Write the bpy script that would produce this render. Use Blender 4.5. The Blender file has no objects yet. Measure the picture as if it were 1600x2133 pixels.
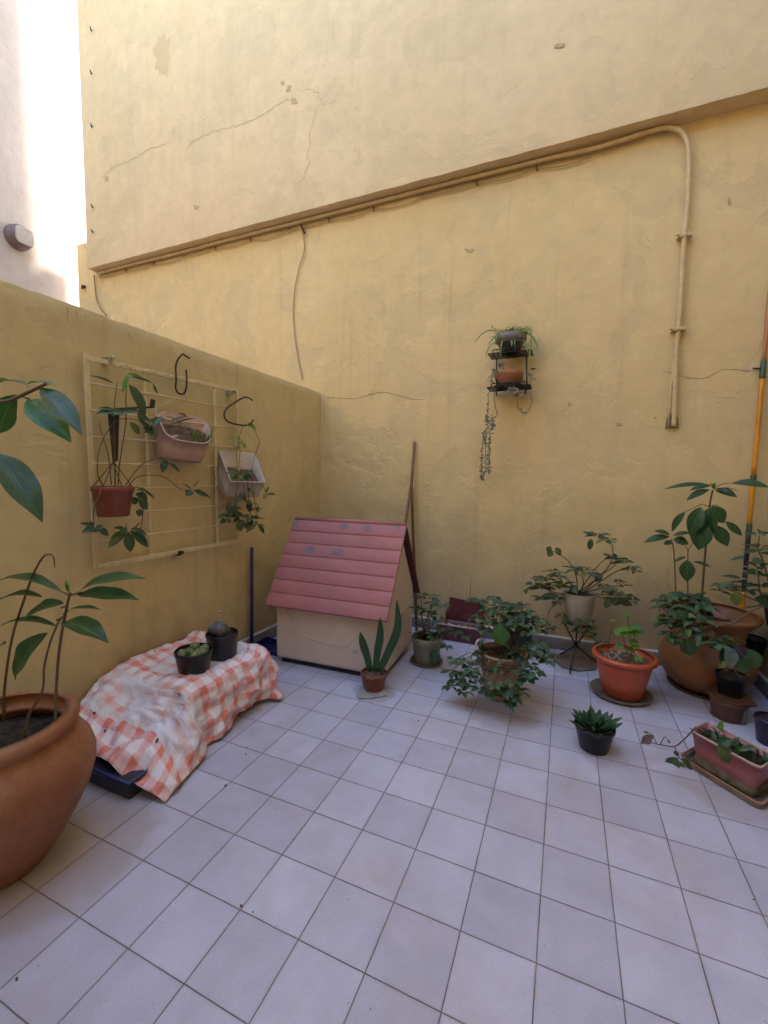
import bpy, math, random
from mathutils import Vector, Matrix, Euler, noise
random.seed(11)
sc = bpy.context.scene
COL = sc.collection
PI = math.pi
V = Vector

# ------------------------------------------------------------------ camera
YAW, PIT, ROL, FPX = .39925, -.07988, -.0151, 896.6
CP = V((1.2164, -.7066, 1.2570))
RM = Matrix.Rotation(YAW, 3, 'Z') @ Matrix.Rotation(PIT, 3, 'X') @ Matrix.Rotation(ROL, 3, 'Y')
cam = bpy.data.cameras.new('camera')
cam.sensor_fit = 'HORIZONTAL'
cam.sensor_width = 36
cam.lens = FPX / 1600 * 36
cam.clip_start = .02
cam.clip_end = 200
co = bpy.data.objects.new('camera', cam)
COL.objects.link(co)
co.matrix_world = Matrix.Translation(CP) @ (RM @ Matrix.Rotation(PI / 2, 3, 'X')).to_4x4()
sc.camera = co

# ------------------------------------------------------------------ light
SUN_EL, SUN_AZ = math.radians(42), math.radians(49)      # azimuth from +Y clockwise: the sun stands behind the tall back wall
w = bpy.data.worlds.new("World")
sc.world = w
w.use_nodes = True
nt = w.node_tree
sky = nt.nodes.new('ShaderNodeTexSky')
sky.sky_type = 'NISHITA'
sky.sun_disc = False
sky.sun_elevation = SUN_EL
sky.sun_rotation = SUN_AZ
sky.air_density = 1.0
sky.dust_density = 1.0
bg = nt.nodes['Background']
bg.inputs['Strength'].default_value = .15
nt.links.new(sky.outputs[0], bg.inputs[0])
sl = bpy.data.lights.new('sun', 'SUN')
sl.energy = 3.2
sl.angle = math.radians(14)
sl.color = (1, .97, .93)
so = bpy.data.objects.new('sun', sl)
COL.objects.link(so)
sd = V((math.sin(SUN_AZ) * math.cos(SUN_EL), math.cos(SUN_AZ) * math.cos(SUN_EL), math.sin(SUN_EL)))
so.rotation_euler = sd.to_track_quat('Z', 'Y').to_euler()
sc.view_settings.view_transform = 'Standard'
sc.view_settings.look = 'None'
sc.view_settings.exposure = 3.35
sc.view_settings.gamma = 1
try:
    sc.cycles.max_bounces = 10
    sc.cycles.diffuse_bounces = 7
except Exception:
    pass

# ------------------------------------------------------------------ measuring helpers (photo pixels, 1600 wide -> points on real planes)
def ray(x, y):
    return RM @ V(((x - 800) / FPX, 1, (1066.5 - y) / FPX))
def F(x, y, z=0.):
    d = ray(x, y); return CP + d * ((z - CP.z) / d.z)
def B(x, y, Y=2.689):
    d = ray(x, y); return CP + d * ((Y - CP.y) / d.y)
def L(x, y, X=-.849):
    d = ray(x, y); return CP + d * ((X - CP.x) / d.x)
def pxm(p):                                  # metres per photo pixel at a point
    return (RM.transposed() @ (V(p) - CP)).y / FPX

# ------------------------------------------------------------------ mesh helpers
WL = {}
class MB:
    def __init__(s):
        s.v = []; s.f = []; s.uv = []; s.sm = []
    def add(s, vs, fs, uvs=None, smooth=True):
        o = len(s.v)
        s.v += [V(p) for p in vs]
        for f in fs:
            s.f.append([i + o for i in f]); s.sm.append(smooth)
            s.uv.append([(uvs[i] if uvs else (0, 0)) for i in f])
        return s
    def box(s, a, b, m=None, bev=0):
        x0, y0, z0 = a; x1, y1, z1 = b
        vs = [V((x, y, z)) for z in (z0, z1) for y in (y0, y1) for x in (x0, x1)]
        if m: vs = [m @ p for p in vs]
        s.add(vs, [(0, 2, 3, 1), (4, 5, 7, 6), (0, 1, 5, 4), (2, 6, 7, 3), (0, 4, 6, 2), (1, 3, 7, 5)], smooth=False)
        return s
    def prism(s, poly, d, smooth=False):     # polygon (list of points) extruded by vector d
        n = len(poly); d = V(d)
        vs = [V(p) for p in poly] + [V(p) + d for p in poly]
        fs = [tuple(range(n))[::-1], tuple(range(n, 2 * n))] + [(i, (i + 1) % n, n + (i + 1) % n, n + i) for i in range(n)]
        s.add(vs, fs, smooth=smooth); return s
    def tube(s, path, r, n=8, cap=True):
        path = [V(p) for p in path]
        m = len(path)
        rr = r if isinstance(r, (list, tuple)) else [r] * m
        t0 = (path[1] - path[0]).normalized()
        up = V((0, 0, 1)) if abs(t0.z) < .9 else V((1, 0, 0))
        a = t0.cross(up).normalized()
        vs = []
        for i, p in enumerate(path):
            t = (path[min(i + 1, m - 1)] - path[max(i - 1, 0)])
            if t.length < 1e-9: t = t0
            t.normalize()
            a = (a - t * a.dot(t)).normalized(); b = t.cross(a)
            for k in range(n):
                q = 2 * PI * k / n
                vs.append(p + (a * math.cos(q) + b * math.sin(q)) * rr[i])
        fs = [(i * n + k, i * n + (k + 1) % n, (i + 1) * n + (k + 1) % n, (i + 1) * n + k) for i in range(m - 1) for k in range(n)]
        if cap: fs += [tuple(range(n))[::-1], tuple(range((m - 1) * n, m * n))]
        s.add(vs, fs); return s
    def lathe(s, prof, c, n=56, tilt=None, wob=0., seed=0.):
        vs = []; c = V(c)
        for j, (r, z) in enumerate(prof):
            for k in range(n):
                q = 2 * PI * k / n
                rr = r * (1 + wob * noise.noise(V((math.cos(q) * 1.2, math.sin(q) * 1.2, z * 4 + seed))))
                p = V((rr * math.cos(q), rr * math.sin(q), z))
                if tilt: p = tilt @ p
                vs.append(c + p)
        fs = [(j * n + k, j * n + (k + 1) % n, (j + 1) * n + (k + 1) % n, (j + 1) * n + k) for j in range(len(prof) - 1) for k in range(n)]
        uv = [(k / n, j / len(prof)) for j in range(len(prof)) for k in range(n)]
        s.add(vs, fs, uv); return s
    def grid(s, rows, uvs=None, smooth=True):
        nu = len(rows[0]); nv = len(rows)
        vs = [p for r in rows for p in r]
        fs = [(j * nu + i, j * nu + i + 1, (j + 1) * nu + i + 1, (j + 1) * nu + i) for j in range(nv - 1) for i in range(nu - 1)]
        s.add(vs, fs, uvs, smooth); return s
    def leaf(s, base, tip, wd, up=(0, 0, 1), arch=.12, fold=.18, roll=0, nseg=7, point=.9, pet=0., wave=.0, ex=.9):
        base = V(base); tip = V(tip); d = tip - base; ln = d.length
        if ln < 1e-5: return s
        t_ = d / ln
        sd_ = t_.cross(V(up))
        if sd_.length < 1e-3: sd_ = t_.cross(V((0, -1, .1)))
        sd_.normalize()
        if roll: sd_ = Matrix.Rotation(roll, 3, t_) @ sd_
        n_ = sd_.cross(t_)
        vs = []; uv = []
        for i in range(nseg + 1):
            t = i / nseg
            pr = (math.sin(PI * min(1, max(0, t)) ** point)) ** ex if 0 < t < 1 else .0
            pr = max(pr, .03)
            mid = base + t_ * (t * ln) + n_ * (arch * ln * (4 * t * (1 - t)))
            for k in (-1, -.5, 0, .5, 1):
                o = sd_ * (k * wd * .5 * pr) + n_ * (fold * wd * abs(k) * pr + wave * wd * math.sin(t * 14 + k * 2) * abs(k))
                vs.append(mid + o); uv.append(((k + 1) / 2, t))
        fs = [(i * 5 + k, i * 5 + k + 1, (i + 1) * 5 + k + 1, (i + 1) * 5 + k) for i in range(nseg) for k in range(4)]
        s.add(vs, fs, uv); return s
    def build(s, name, mat, parent=None, origin=None, solid=0, bevel=0, sub=0):
        me = bpy.data.meshes.new(name)
        wo = WL[parent.as_pointer()] if parent else V(origin or (0, 0, 0))
        me.from_pydata([p - wo for p in s.v], [], s.f)
        ul = me.uv_layers.new(name='UVMap')
        k = 0
        for f in s.uv:
            for q in f:
                ul.data[k].uv = q; k += 1
        for p, sm in zip(me.polygons, s.sm): p.use_smooth = sm
        me.materials.append(mat)
        me.update()
        o = bpy.data.objects.new(name, me)
        COL.objects.link(o)
        if parent: o.parent = parent
        else: o.location = wo
        WL[o.as_pointer()] = wo
        if sub:
            m = o.modifiers.new('s', 'SUBSURF'); m.levels = m.render_levels = sub
        if solid:
            m = o.modifiers.new('t', 'SOLIDIFY'); m.thickness = solid; m.offset = 0
        if bevel:
            m = o.modifiers.new('b', 'BEVEL'); m.width = bevel; m.segments = 3; m.limit_method = 'ANGLE'
            m.harden_normals = False
        return o

def tag(o, label=None, cat=None, group=None, kind=None):
    if label: o['label'] = label
    if cat: o['category'] = cat
    if group: o['group'] = group
    if kind: o['kind'] = kind
    return o
def thing(name, loc, label, cat, group=None):
    o = bpy.data.objects.new(name, None)
    COL.objects.link(o)
    o.location = V(loc); o.empty_display_size = .05
    WL[o.as_pointer()] = V(loc)
    return tag(o, label, cat, group)

def smooth_path(pts, k=6):                   # Catmull-Rom
    p = [V(q) for q in pts]
    p = [p[0] * 2 - p[1]] + p + [p[-1] * 2 - p[-2]]
    out = []
    for i in range(1, len(p) - 2):
        for j in range(k):
            t = j / k
            a, b, c, d = p[i - 1], p[i], p[i + 1], p[i + 2]
            out.append(.5 * ((2 * b) + (c - a) * t + (2 * a - 5 * b + 4 * c - d) * t * t + (3 * b - a - 3 * c + d) * t ** 3))
    out.append(p[-2])
    return out
R = random.uniform

# ------------------------------------------------------------------ materials
MATS = {}
def base_mat(name):
    m = bpy.data.materials.new(name); m.use_nodes = True
    MATS[name] = m
    return m, m.node_tree.nodes, m.node_tree.links, m.node_tree.nodes['Principled BSDF']
def nz(N, Lk, scale, det=6, rough=.6, src=None, dist=0):
    t = N.new('ShaderNodeTexNoise'); t.inputs['Scale'].default_value = scale
    t.inputs['Detail'].default_value = det; t.inputs['Roughness'].default_value = rough
    t.inputs['Distortion'].default_value = dist
    if src: Lk.new(src, t.inputs['Vector'])
    return t.outputs['Fac']
def ramp(N, Lk, fac, stops):
    r = N.new('ShaderNodeValToRGB')
    e = r.color_ramp.elements
    while len(e) < len(stops): e.new(.5)
    for q, (p, c) in zip(e, stops):
        q.position = p; q.color = (c[0], c[1], c[2], 1) if not isinstance(c, (int, float)) else (c, c, c, 1)
    Lk.new(fac, r.inputs[0]); return r.outputs[0]
def mix(N, Lk, fac, a, b, mode='MIX'):
    m = N.new('ShaderNodeMix'); m.data_type = 'RGBA'; m.blend_type = mode
    for sock, val in ((m.inputs[0], fac), (m.inputs[6], a), (m.inputs[7], b)):
        if isinstance(val, (int, float)): sock.default_value = val
        elif isinstance(val, (tuple, list)): sock.default_value = (*val[:3], 1)
        else: Lk.new(val, sock)
    return m.outputs[2]
def math_(N, Lk, op, a, b=None, c=None):
    m = N.new('ShaderNodeMath'); m.operation = op
    for i, val in enumerate((a, b, c)):
        if val is None: continue
        if isinstance(val, (int, float)): m.inputs[i].default_value = val
        else: Lk.new(val, m.inputs[i])
    return m.outputs[0]
def bump(N, Lk, bs, h, dist=.002, st=1.):
    b = N.new('ShaderNodeBump'); b.inputs['Distance'].default_value = dist; b.inputs['Strength'].default_value = st
    Lk.new(h, b.inputs['Height']); Lk.new(b.outputs[0], bs.inputs['Normal']); return b
def simple(name, col, rough=.5, var=.25, scale=12, bd=.0006, bscale=60, dirt=None, dirt_amt=.5, metal=0, spec=.5):
    m, N, Lk, bs = base_mat(name)
    tc = N.new('ShaderNodeTexCoord').outputs['Object']
    n1 = nz(N, Lk, scale, 8, .65, tc)
    f1 = ramp(N, Lk, n1, [(.3, 1 - var), (.7, 1 + 0)])
    c = mix(N, Lk, 1., col, f1, 'MULTIPLY')
    if dirt:
        n2 = nz(N, Lk, scale * .5, 9, .7, tc, .4)
        c = mix(N, Lk, math_(N, Lk, 'MULTIPLY', ramp(N, Lk, n2, [(.45, 0), (.7, 1)]), dirt_amt), c, dirt)
    if 'terra' in name or 'pot' in name or 'plastic' in name:
        n3 = nz(N, Lk, scale * 4, 8, .75, tc, .8)
        c = mix(N, Lk, math_(N, Lk, 'MULTIPLY', ramp(N, Lk, n3, [(.58, 0), (.68, 1)]), .3), c, (.30, .25, .19))
    Lk.new(c, bs.inputs['Base Color'])
    bs.inputs['Roughness'].default_value = rough
    bs.inputs['Metallic'].default_value = metal
    bs.inputs['Specular IOR Level'].default_value = spec
    bump(N, Lk, bs, nz(N, Lk, bscale, 6, .6, tc), bd)
    return m
def leafmat(name, c1, c2, rough=.35, vein=(.12, .18, .08), trans=.15):
    m, N, Lk, bs = base_mat(name)
    g = N.new('ShaderNodeNewGeometry')
    uv = N.new('ShaderNodeUVMap'); sp = N.new('ShaderNodeSeparateXYZ'); Lk.new(uv.outputs[0], sp.inputs[0])
    c = mix(N, Lk, g.outputs['Random Per Island'], c1, c2)
    old = math_(N, Lk, 'MULTIPLY', math_(N, Lk, 'GREATER_THAN', math_(N, Lk, 'FRACT', math_(N, Lk, 'MULTIPLY', g.outputs['Random Per Island'], 17.3)), .94), .55)
    c = mix(N, Lk, old, c, (c2[0] * 1.6 + .03, c2[1] * 1.25, c2[2] * .6))
    tc = N.new('ShaderNodeTexCoord').outputs['Object']
    c = mix(N, Lk, .5, c, ramp(N, Lk, nz(N, Lk, 40, 5, .6, tc), [(.3, .5), (.7, 1.1)]), 'MULTIPLY')
    mid = math_(N, Lk, 'ABSOLUTE', math_(N, Lk, 'SUBTRACT', sp.outputs[0], .5))
    v = math_(N, Lk, 'LESS_THAN', mid, .025)
    side = math_(N, Lk, 'FRACT', math_(N, Lk, 'ADD', math_(N, Lk, 'MULTIPLY', sp.outputs[1], 9), math_(N, Lk, 'MULTIPLY', mid, -5)))
    sv = math_(N, Lk, 'MULTIPLY', math_(N, Lk, 'LESS_THAN', side, .1), .25)
    vv = math_(N, Lk, 'MAXIMUM', math_(N, Lk, 'MULTIPLY', v, .6), sv)
    c = mix(N, Lk, vv, c, vein)
    Lk.new(c, bs.inputs['Base Color'])
    bs.inputs['Roughness'].default_value = rough
    bs.inputs['Specular IOR Level'].default_value = .4
    bs.inputs['Coat Weight'].default_value = .05
    bs.inputs['Coat Roughness'].default_value = .3
    bump(N, Lk, bs, math_(N, Lk, 'SUBTRACT', nz(N, Lk, 90, 4, .5, tc), math_(N, Lk, 'MULTIPLY', vv, .8)), .0012)
    if trans:
        tr = N.new('ShaderNodeBsdfTranslucent'); Lk.new(mix(N, Lk, 1., c, (1.6, 2.2, .8), 'MULTIPLY'), tr.inputs[0])
        ms = N.new('ShaderNodeMixShader'); ms.inputs[0].default_value = trans
        Lk.new(bs.outputs[0], ms.inputs[1]); Lk.new(tr.outputs[0], ms.inputs[2])
        Lk.new(ms.outputs[0], N['Material Output'].inputs[0])
    return m

def plaster(name, c_lo, c_hi, c_patch, dirt, zlow=.0, zhi=.9, relief=.75, patch_amt=.7):
    m, N, Lk, bs = base_mat(name)
    tc = N.new('ShaderNodeTexCoord').outputs['Object']
    sp = N.new('ShaderNodeSeparateXYZ'); Lk.new(tc, sp.inputs[0])
    big = nz(N, Lk, .9, 5, .55, tc, .3)
    c = mix(N, Lk, ramp(N, Lk, big, [(.3, 0), (.7, 1)]), c_lo, c_hi)
    pt = nz(N, Lk, 1.7, 9, .62, tc, .5)
    pm = ramp(N, Lk, pt, [(.52, 0), (.545, 1)])
    c = mix(N, Lk, math_(N, Lk, 'MULTIPLY', pm, patch_amt), c, c_patch)
    md = nz(N, Lk, 7, 8, .7, tc)
    c = mix(N, Lk, .55, c, ramp(N, Lk, md, [(.25, .78), (.75, 1.12)]), 'MULTIPLY')
    # streaks that run down the wall
    mp = N.new('ShaderNodeMapping'); mp.inputs['Scale'].default_value = (9, 9, .5); Lk.new(tc, mp.inputs[0])
    st = nz(N, Lk, 1.3, 6, .6, mp.outputs[0])
    c = mix(N, Lk, math_(N, Lk, 'MULTIPLY', ramp(N, Lk, st, [(.56, 0), (.8, 1)]), .35), c, dirt)
    # grime creeping up from the ground with a ragged top
    zz = math_(N, Lk, 'ADD', sp.outputs[2], math_(N, Lk, 'MULTIPLY', math_(N, Lk, 'SUBTRACT', nz(N, Lk, 2.4, 9, .65, tc, .4), .5), -1.5))
    mr = N.new('ShaderNodeMapRange'); Lk.new(zz, mr.inputs[0])
    mr.inputs[1].default_value = zlow; mr.inputs[2].default_value = zhi; mr.inputs[3].default_value = .72; mr.inputs[4].default_value = 0
    c = mix(N, Lk, mr.outputs[0], c, dirt)
    Lk.new(c, bs.inputs['Base Color'])
    bs.inputs['Roughness'].default_value = .78
    bs.inputs['Specular IOR Level'].default_value = .3
    h = math_(N, Lk, 'ADD', math_(N, Lk, 'MULTIPLY', nz(N, Lk, 2.2, 7, .55, tc, .3), 14.), math_(N, Lk, 'ADD', math_(N, Lk, 'MULTIPLY', pm, -1.2),
              math_(N, Lk, 'ADD', math_(N, Lk, 'MULTIPLY', nz(N, Lk, 14, 6, .6, tc), 2.2), math_(N, Lk, 'MULTIPLY', nz(N, Lk, 120, 3, .6, tc), .35))))
    bump(N, Lk, bs, h, .0016 * relief)
    return m

plaster_back = plaster('plaster_back', (.63, .475, .215), (.70, .535, .265), (.61, .475, .24), (.34, .27, .165), .1, 1.15)
plaster_top = plaster('plaster_top', (.625, .475, .26), (.675, .52, .30), (.58, .455, .255), (.42, .33, .2), -9, -8, .6, .5)
plaster_left = plaster('plaster_left', (.58, .475, .25), (.64, .525, .285), (.57, .475, .265), (.30, .24, .14), .0, .5)
plaster_white = plaster('plaster_white', (.44, .375, .32), (.51, .445, .39), (.47, .41, .355), (.40, .33, .25), -9, -8, .6, .35)
m_base = simple('stone_skirting', (.27, .24, .23), .55, .45, 9, .0015, 50, (.14, .11, .09), .6)
m_cap = simple('skirting_lip', (.68, .62, .54), .7, .4, 25, .002, 90, (.3, .24, .17), .6)
m_crack = simple('crack_dark', (.34, .25, .13), .9, .5, 40)
m_patch = simple('filler_patch', (.56, .415, .215), .8, .15, 5, .0006, 40)
m_stain = simple('stain_brown', (.50, .375, .19), .85, .25, 30, .0005, 60)
m_terra = simple('terracotta', (.33, .125, .048), .72, .35, 5, .0018, 45, (.42, .25, .16), .8)
m_terra2 = simple('terracotta_dark', (.255, .10, .03), .55, .4, 6, .001, 50, (.30, .16, .09), .5)
m_orange = simple('orange_plastic', (.46, .085, .028), .38, .2, 8, .0004, 60, (.36, .14, .08), .3)
m_redpl = simple('red_plastic', (.25, .062, .026), .42, .3, 12, .0004, 60, (.25, .12, .08), .4)
m_brown = simple('brown_clay', (.10, .038, .022), .6, .35, 14, .001, 60, (.16, .09, .06), .5)
m_black = simple('black_plastic', (.012, .012, .014), .42, .3, 12, .0003, 60, (.035, .03, .03), .35)
m_soil = simple('soil', (.035, .022, .015), .95, .7, 60, .012, 90, (.10, .06, .035), .7)
m_soildry = simple('dry_soil', (.16, .08, .045), .95, .7, 50, .012, 80, (.32, .25, .17), .6)
m_saucer = simple('saucer', (.17, .12, .085), .65, .4, 14, .001, 60, (.26, .22, .19), .5)
m_stone = simple('pale_stone', (.42, .40, .38), .7, .4, 18, .002, 60, (.2, .17, .15), .5)
m_greypot = simple('grey_green_pot', (.36, .34, .25), .55, .35, 9, .0008, 50, (.2, .17, .1), .6)
m_tanpot = simple('tan_pot', (.42, .26, .175), .6, .35, 9, .001, 50, (.24, .15, .09), .6)
m_whitepot = simple('stained_white_pot', (.52, .49, .40), .65, .35, 12, .001, 50, (.3, .26, .17), .7)
m_maroon = simple('maroon_plastic', (.13, .022, .03), .45, .35, 8, .0006, 60, (.2, .07, .07), .4)
m_pink = simple('pink_plastic', (.34, .115, .13), .38, .3, 9, .0005, 60, (.5, .33, .3), .5)
m_palepink = simple('pale_pink_plastic', (.55, .39, .32), .55, .3, 9, .0006, 60, (.36, .2, .13), .6)
m_palewhite = simple('off_white_plastic', (.60, .55, .50), .5, .25, 9, .0005, 60, (.42, .33, .24), .5)
m_cream = simple('cream_paint', (.66, .50, .26), .55, .25, 16, .0012, 70, (.38, .25, .1), .5)
m_rust = simple('rusty_iron', (.06, .028, .016), .7, .5, 40, .001, 120)
m_iron = simple('black_iron', (.022, .018, .018), .5, .4, 30, .0006, 90)
m_steel = simple('steel_bolt', (.6, .58, .52), .3, .3, 30, .0003, 60, metal=.8)
m_wire = simple('cable', (.42, .32, .17), .6, .3, 20)
m_string = simple('string', (.65, .58, .48), .9, .2, 40)
m_wood = simple('old_wood', (.24, .12, .05), .6, .5, 18, .001, 80)
m_blue = simple('blue_plastic', (.02, .025, .14), .4, .3, 12, .0004, 60)
m_polor = simple('orange_pole', (.72, .29, .012), .45, .3, 14, .0004, 60)
m_polgr = simple('green_sleeve', (.06, .11, .06), .5, .3, 14)
m_purple = simple('purple_plastic', (.03, .014, .05), .45, .3, 12)
m_stem = simple('stem_brown', (.14, .085, .045), .7, .4, 60, .0006, 150)
m_stemg = simple('stem_green', (.10, .13, .045), .6, .3, 60, .0004, 150)
m_pebble = simple('white_pebbles', (.55, .52, .46), .7, .4, 60, .001, 90)
m_house = simple('house_plastic', (.66, .555, .455), .55, .15, 4, .0008, 30, (.44, .36, .27), .5)
m_roof = simple('roof_plastic', (.41, .14, .13), .6, .22, 5, .0012, 40, (.31, .15, .14), .7)
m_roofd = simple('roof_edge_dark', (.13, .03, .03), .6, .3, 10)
m_worn = simple('worn_grey', (.25, .185, .20), .7, .4, 30)
lf_dark = leafmat('leaf_dark', (.022, .060, .026), (.075, .135, .06), .38)
lf_big = leafmat('leaf_big', (.02, .065, .028), (.045, .105, .035), .36, (.10, .16, .06), .3)
lf_olive = leafmat('leaf_olive', (.04, .065, .025), (.12, .15, .065), .42)
lf_bright = leafmat('leaf_bright', (.07, .17, .03), (.15, .30, .05), .4, (.2, .32, .1), .3)
lf_spider = leafmat('leaf_spider', (.10, .20, .04), (.18, .26, .08), .4, (.35, .38, .18), .25)
lf_succ = leafmat('leaf_succulent', (.16, .20, .15), (.26, .26, .20), .5, (.2, .24, .18), .05)
lf_snake = leafmat('leaf_snake', (.012, .05, .02), (.035, .09, .03), .3, (.05, .1, .04), .02)
lf_dry = leafmat('leaf_dry', (.09, .06, .05), (.16, .12, .10), .7, (.1, .07, .05), 0)

def floor_mat():
    m, N, Lk, bs = base_mat('floor_tiles')
    tc = N.new('ShaderNodeTexCoord').outputs['Object']
    sp = N.new('ShaderNodeSeparateXYZ'); Lk.new(tc, sp.inputs[0])
    wob = math_(N, Lk, 'MULTIPLY', math_(N, Lk, 'SUBTRACT', nz(N, Lk, 16, 3, .5, tc), .5), .0024)
    def cell(o):
        u = math_(N, Lk, 'DIVIDE', math_(N, Lk, 'ADD', o, wob), .2)
        fr = math_(N, Lk, 'FRACT', u)
        d = math_(N, Lk, 'MINIMUM', fr, math_(N, Lk, 'SUBTRACT', 1., fr))
        return math_(N, Lk, 'FLOOR', u), math_(N, Lk, 'MULTIPLY', d, .2)
    ux, dx = cell(sp.outputs[0]); uy, dy = cell(sp.outputs[1])
    d = math_(N, Lk, 'MINIMUM', dx, dy)
    cx = N.new('ShaderNodeCombineXYZ'); Lk.new(ux, cx.inputs[0]); Lk.new(uy, cx.inputs[1])
    wn = N.new('ShaderNodeTexWhiteNoise'); wn.noise_dimensions = '3D'; Lk.new(cx.outputs[0], wn.inputs[0])
    # tone of each tile, mottling and fine speckle of the terrazzo-like glaze
    c = mix(N, Lk, wn.outputs[0], FLOOR_A, FLOOR_B)
    c = mix(N, Lk, .6, c, ramp(N, Lk, nz(N, Lk, 5, 8, .65, tc, .3), [(.3, .78), (.7, 1.12)]), 'MULTIPLY')
    spk = nz(N, Lk, 240, 3, .7, tc)
    c = mix(N, Lk, .5, c, ramp(N, Lk, spk, [(.32, .72), (.5, 1.), (.68, 1.14)]), 'MULTIPLY')
    dots = nz(N, Lk, 75, 2, .5, tc)
    c = mix(N, Lk, ramp(N, Lk, dots, [(.73, 0), (.77, 1)]), c, (.30, .26, .26))
    # brown dirt film in patches, heavier beside the joints
    dn = nz(N, Lk, 1.6, 9, .7, tc, .6)
    c = mix(N, Lk, math_(N, Lk, 'MULTIPLY', ramp(N, Lk, dn, [(.46, 0), (.70, 1)]), .5), c, (.37, .30, .235))
    for px_, py_, r0_, am in ((.225, 1.53, .115, .45), (1.57, 2.1, .19, .35), (1.33, 2.42, .18, .4), (.95, 1.62, .2, .35), (1.42, 1.45, .1, .3), (-.35, .12, .34, .45), (1.9, 1.42, .2, .35), (2.05, 2.35, .3, .4)):  # brown halos round the pots: painted contact shade plus some water staining
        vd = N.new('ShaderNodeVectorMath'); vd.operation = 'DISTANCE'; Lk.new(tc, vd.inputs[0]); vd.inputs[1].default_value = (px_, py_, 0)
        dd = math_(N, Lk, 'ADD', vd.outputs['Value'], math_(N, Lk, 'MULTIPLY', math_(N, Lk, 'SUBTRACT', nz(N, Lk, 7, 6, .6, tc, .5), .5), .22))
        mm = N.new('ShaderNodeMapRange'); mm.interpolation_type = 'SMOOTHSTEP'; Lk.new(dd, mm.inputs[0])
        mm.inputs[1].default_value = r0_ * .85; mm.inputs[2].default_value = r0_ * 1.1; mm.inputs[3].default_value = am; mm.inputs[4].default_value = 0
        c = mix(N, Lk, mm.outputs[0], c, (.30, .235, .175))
    edge = N.new('ShaderNodeMapRange'); Lk.new(d, edge.inputs[0])
    edge.inputs[1].default_value = .0016; edge.inputs[2].default_value = .010; edge.inputs[3].default_value = .32; edge.inputs[4].default_value = 0
    c = mix(N, Lk, math_(N, Lk, 'MULTIPLY', edge.outputs[0], ramp(N, Lk, nz(N, Lk, 9, 5, .6, tc), [(.4, .1), (.65, 1)])), c, (.30, .23, .18))
    g = N.new('ShaderNodeMapRange'); Lk.new(d, g.inputs[0]); g.interpolation_type = 'SMOOTHSTEP'
    g.inputs[1].default_value = .0009; g.inputs[2].default_value = .0019; g.inputs[3].default_value = 1; g.inputs[4].default_value = 0
    gc = ramp(N, Lk, nz(N, Lk, 6, 6, .6, tc), [(.3, (.10, .08, .075)), (.7, (.25, .205, .19))])
    c = mix(N, Lk, g.outputs[0], c, gc)
    Lk.new(c, bs.inputs['Base Color'])
    rg = mix(N, Lk, g.outputs[0], ramp(N, Lk, nz(N, Lk, 12, 6, .6, tc), [(.3, .34), (.7, .5)]), (.9, .9, .9))
    Lk.new(rg, bs.inputs['Roughness'])
    h = math_(N, Lk, 'ADD', math_(N, Lk, 'MULTIPLY', g.outputs[0], -1.), math_(N, Lk, 'ADD', math_(N, Lk, 'MULTIPLY', spk, .12), math_(N, Lk, 'MULTIPLY', wn.outputs[0], .0)))
    bump(N, Lk, bs, h, .0018)
    return m
FLOOR_A, FLOOR_B = (.435, .42, .52), (.53, .515, .63)
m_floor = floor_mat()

# ================================================================== SETTING
XW, YW, XR = -.849, 2.689, 2.372
HL, HB, YB = 2.006, 3.508, 2.5625
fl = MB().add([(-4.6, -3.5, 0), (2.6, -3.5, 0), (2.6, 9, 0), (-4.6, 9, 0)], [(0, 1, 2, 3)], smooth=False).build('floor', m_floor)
tag(fl, kind='structure')
fl['label'] = 'pale bluish square floor tiles with thin dark joints'

def wavy_wall(mb, o, du, dv, nu, nv, amp, nrm, sd):
    o, du, dv, nrm = V(o), V(du), V(dv), V(nrm)
    rows = []
    for j in range(nv + 1):
        r = []
        for i in range(nu + 1):
            p = o + du * (i / nu) + dv * (j / nv)
            r.append(p + nrm * amp * (noise.noise(p * .9 + V((sd, 0, 0))) + .4 * noise.noise(p * 2.7 + V((sd, 3, 0)))))
        rows.append(r)
    mb.grid(rows)

# back wall ---------------------------------------------------------
bw = thing('back_wall', (.8, YW, 0), 'tall cream yellow plastered wall closing the yard, upper half projecting as a ledge', 'wall')
m = MB()
wavy_wall(m, (-4.12, YW, -.02), (6.56, 0, 0), (0, 0, 3.9), 120, 70, .006, (0, 1, 0), 0)
m.box((-4.12, YW + .012, -.02), (2.45, YW + .25, 3.88))
m.build('lower_wall', plaster_back, bw)
m = MB()
# upper storey stands out from the wall below it; its lower edge is slightly uneven
def edge(x): return HB + .004 * noise.noise(V((x * 6, 0, 0))) + .002 * noise.noise(V((x * 25, 0, 0)))
rows = []
nx = 260
for zf in [0, .012, .05, .15] + [.15 + .85 * k / 24 for k in range(1, 25)]:
    r = []
    for i in range(nx + 1):
        x = -3.76 + 6.26 * i / nx
        z = edge(x) + zf * 6.5
        y = YB + .007 * noise.noise(V((x * .8, z * .8, 5))) + .003 * noise.noise(V((x * 2.5, z * 2.5, 9)))
        if zf == 0: y += .004
        r.append(V((x, y, z)))
    rows.append(r)
m.grid(rows)
m.add([V((-3.76 + 6.26 * i / nx, yy, edge(-3.76 + 6.26 * i / nx))) for yy in (YB + .004, YW + .2) for i in range(nx + 1)],
      [(i, i + 1, nx + 2 + i, nx + 1 + i) for i in range(nx)], smooth=False)
m.add([(-3.76, YB + .002, HB), (-3.76, YW + .2, HB), (-3.76, YW + .2, 10), (-3.76, YB + .002, 10)], [(0, 1, 2, 3)], smooth=False)
m.box((-3.76, YW + .2, HB), (2.5, YW + .3, 10))
m.build('upper_wall', plaster_top, bw)
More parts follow.
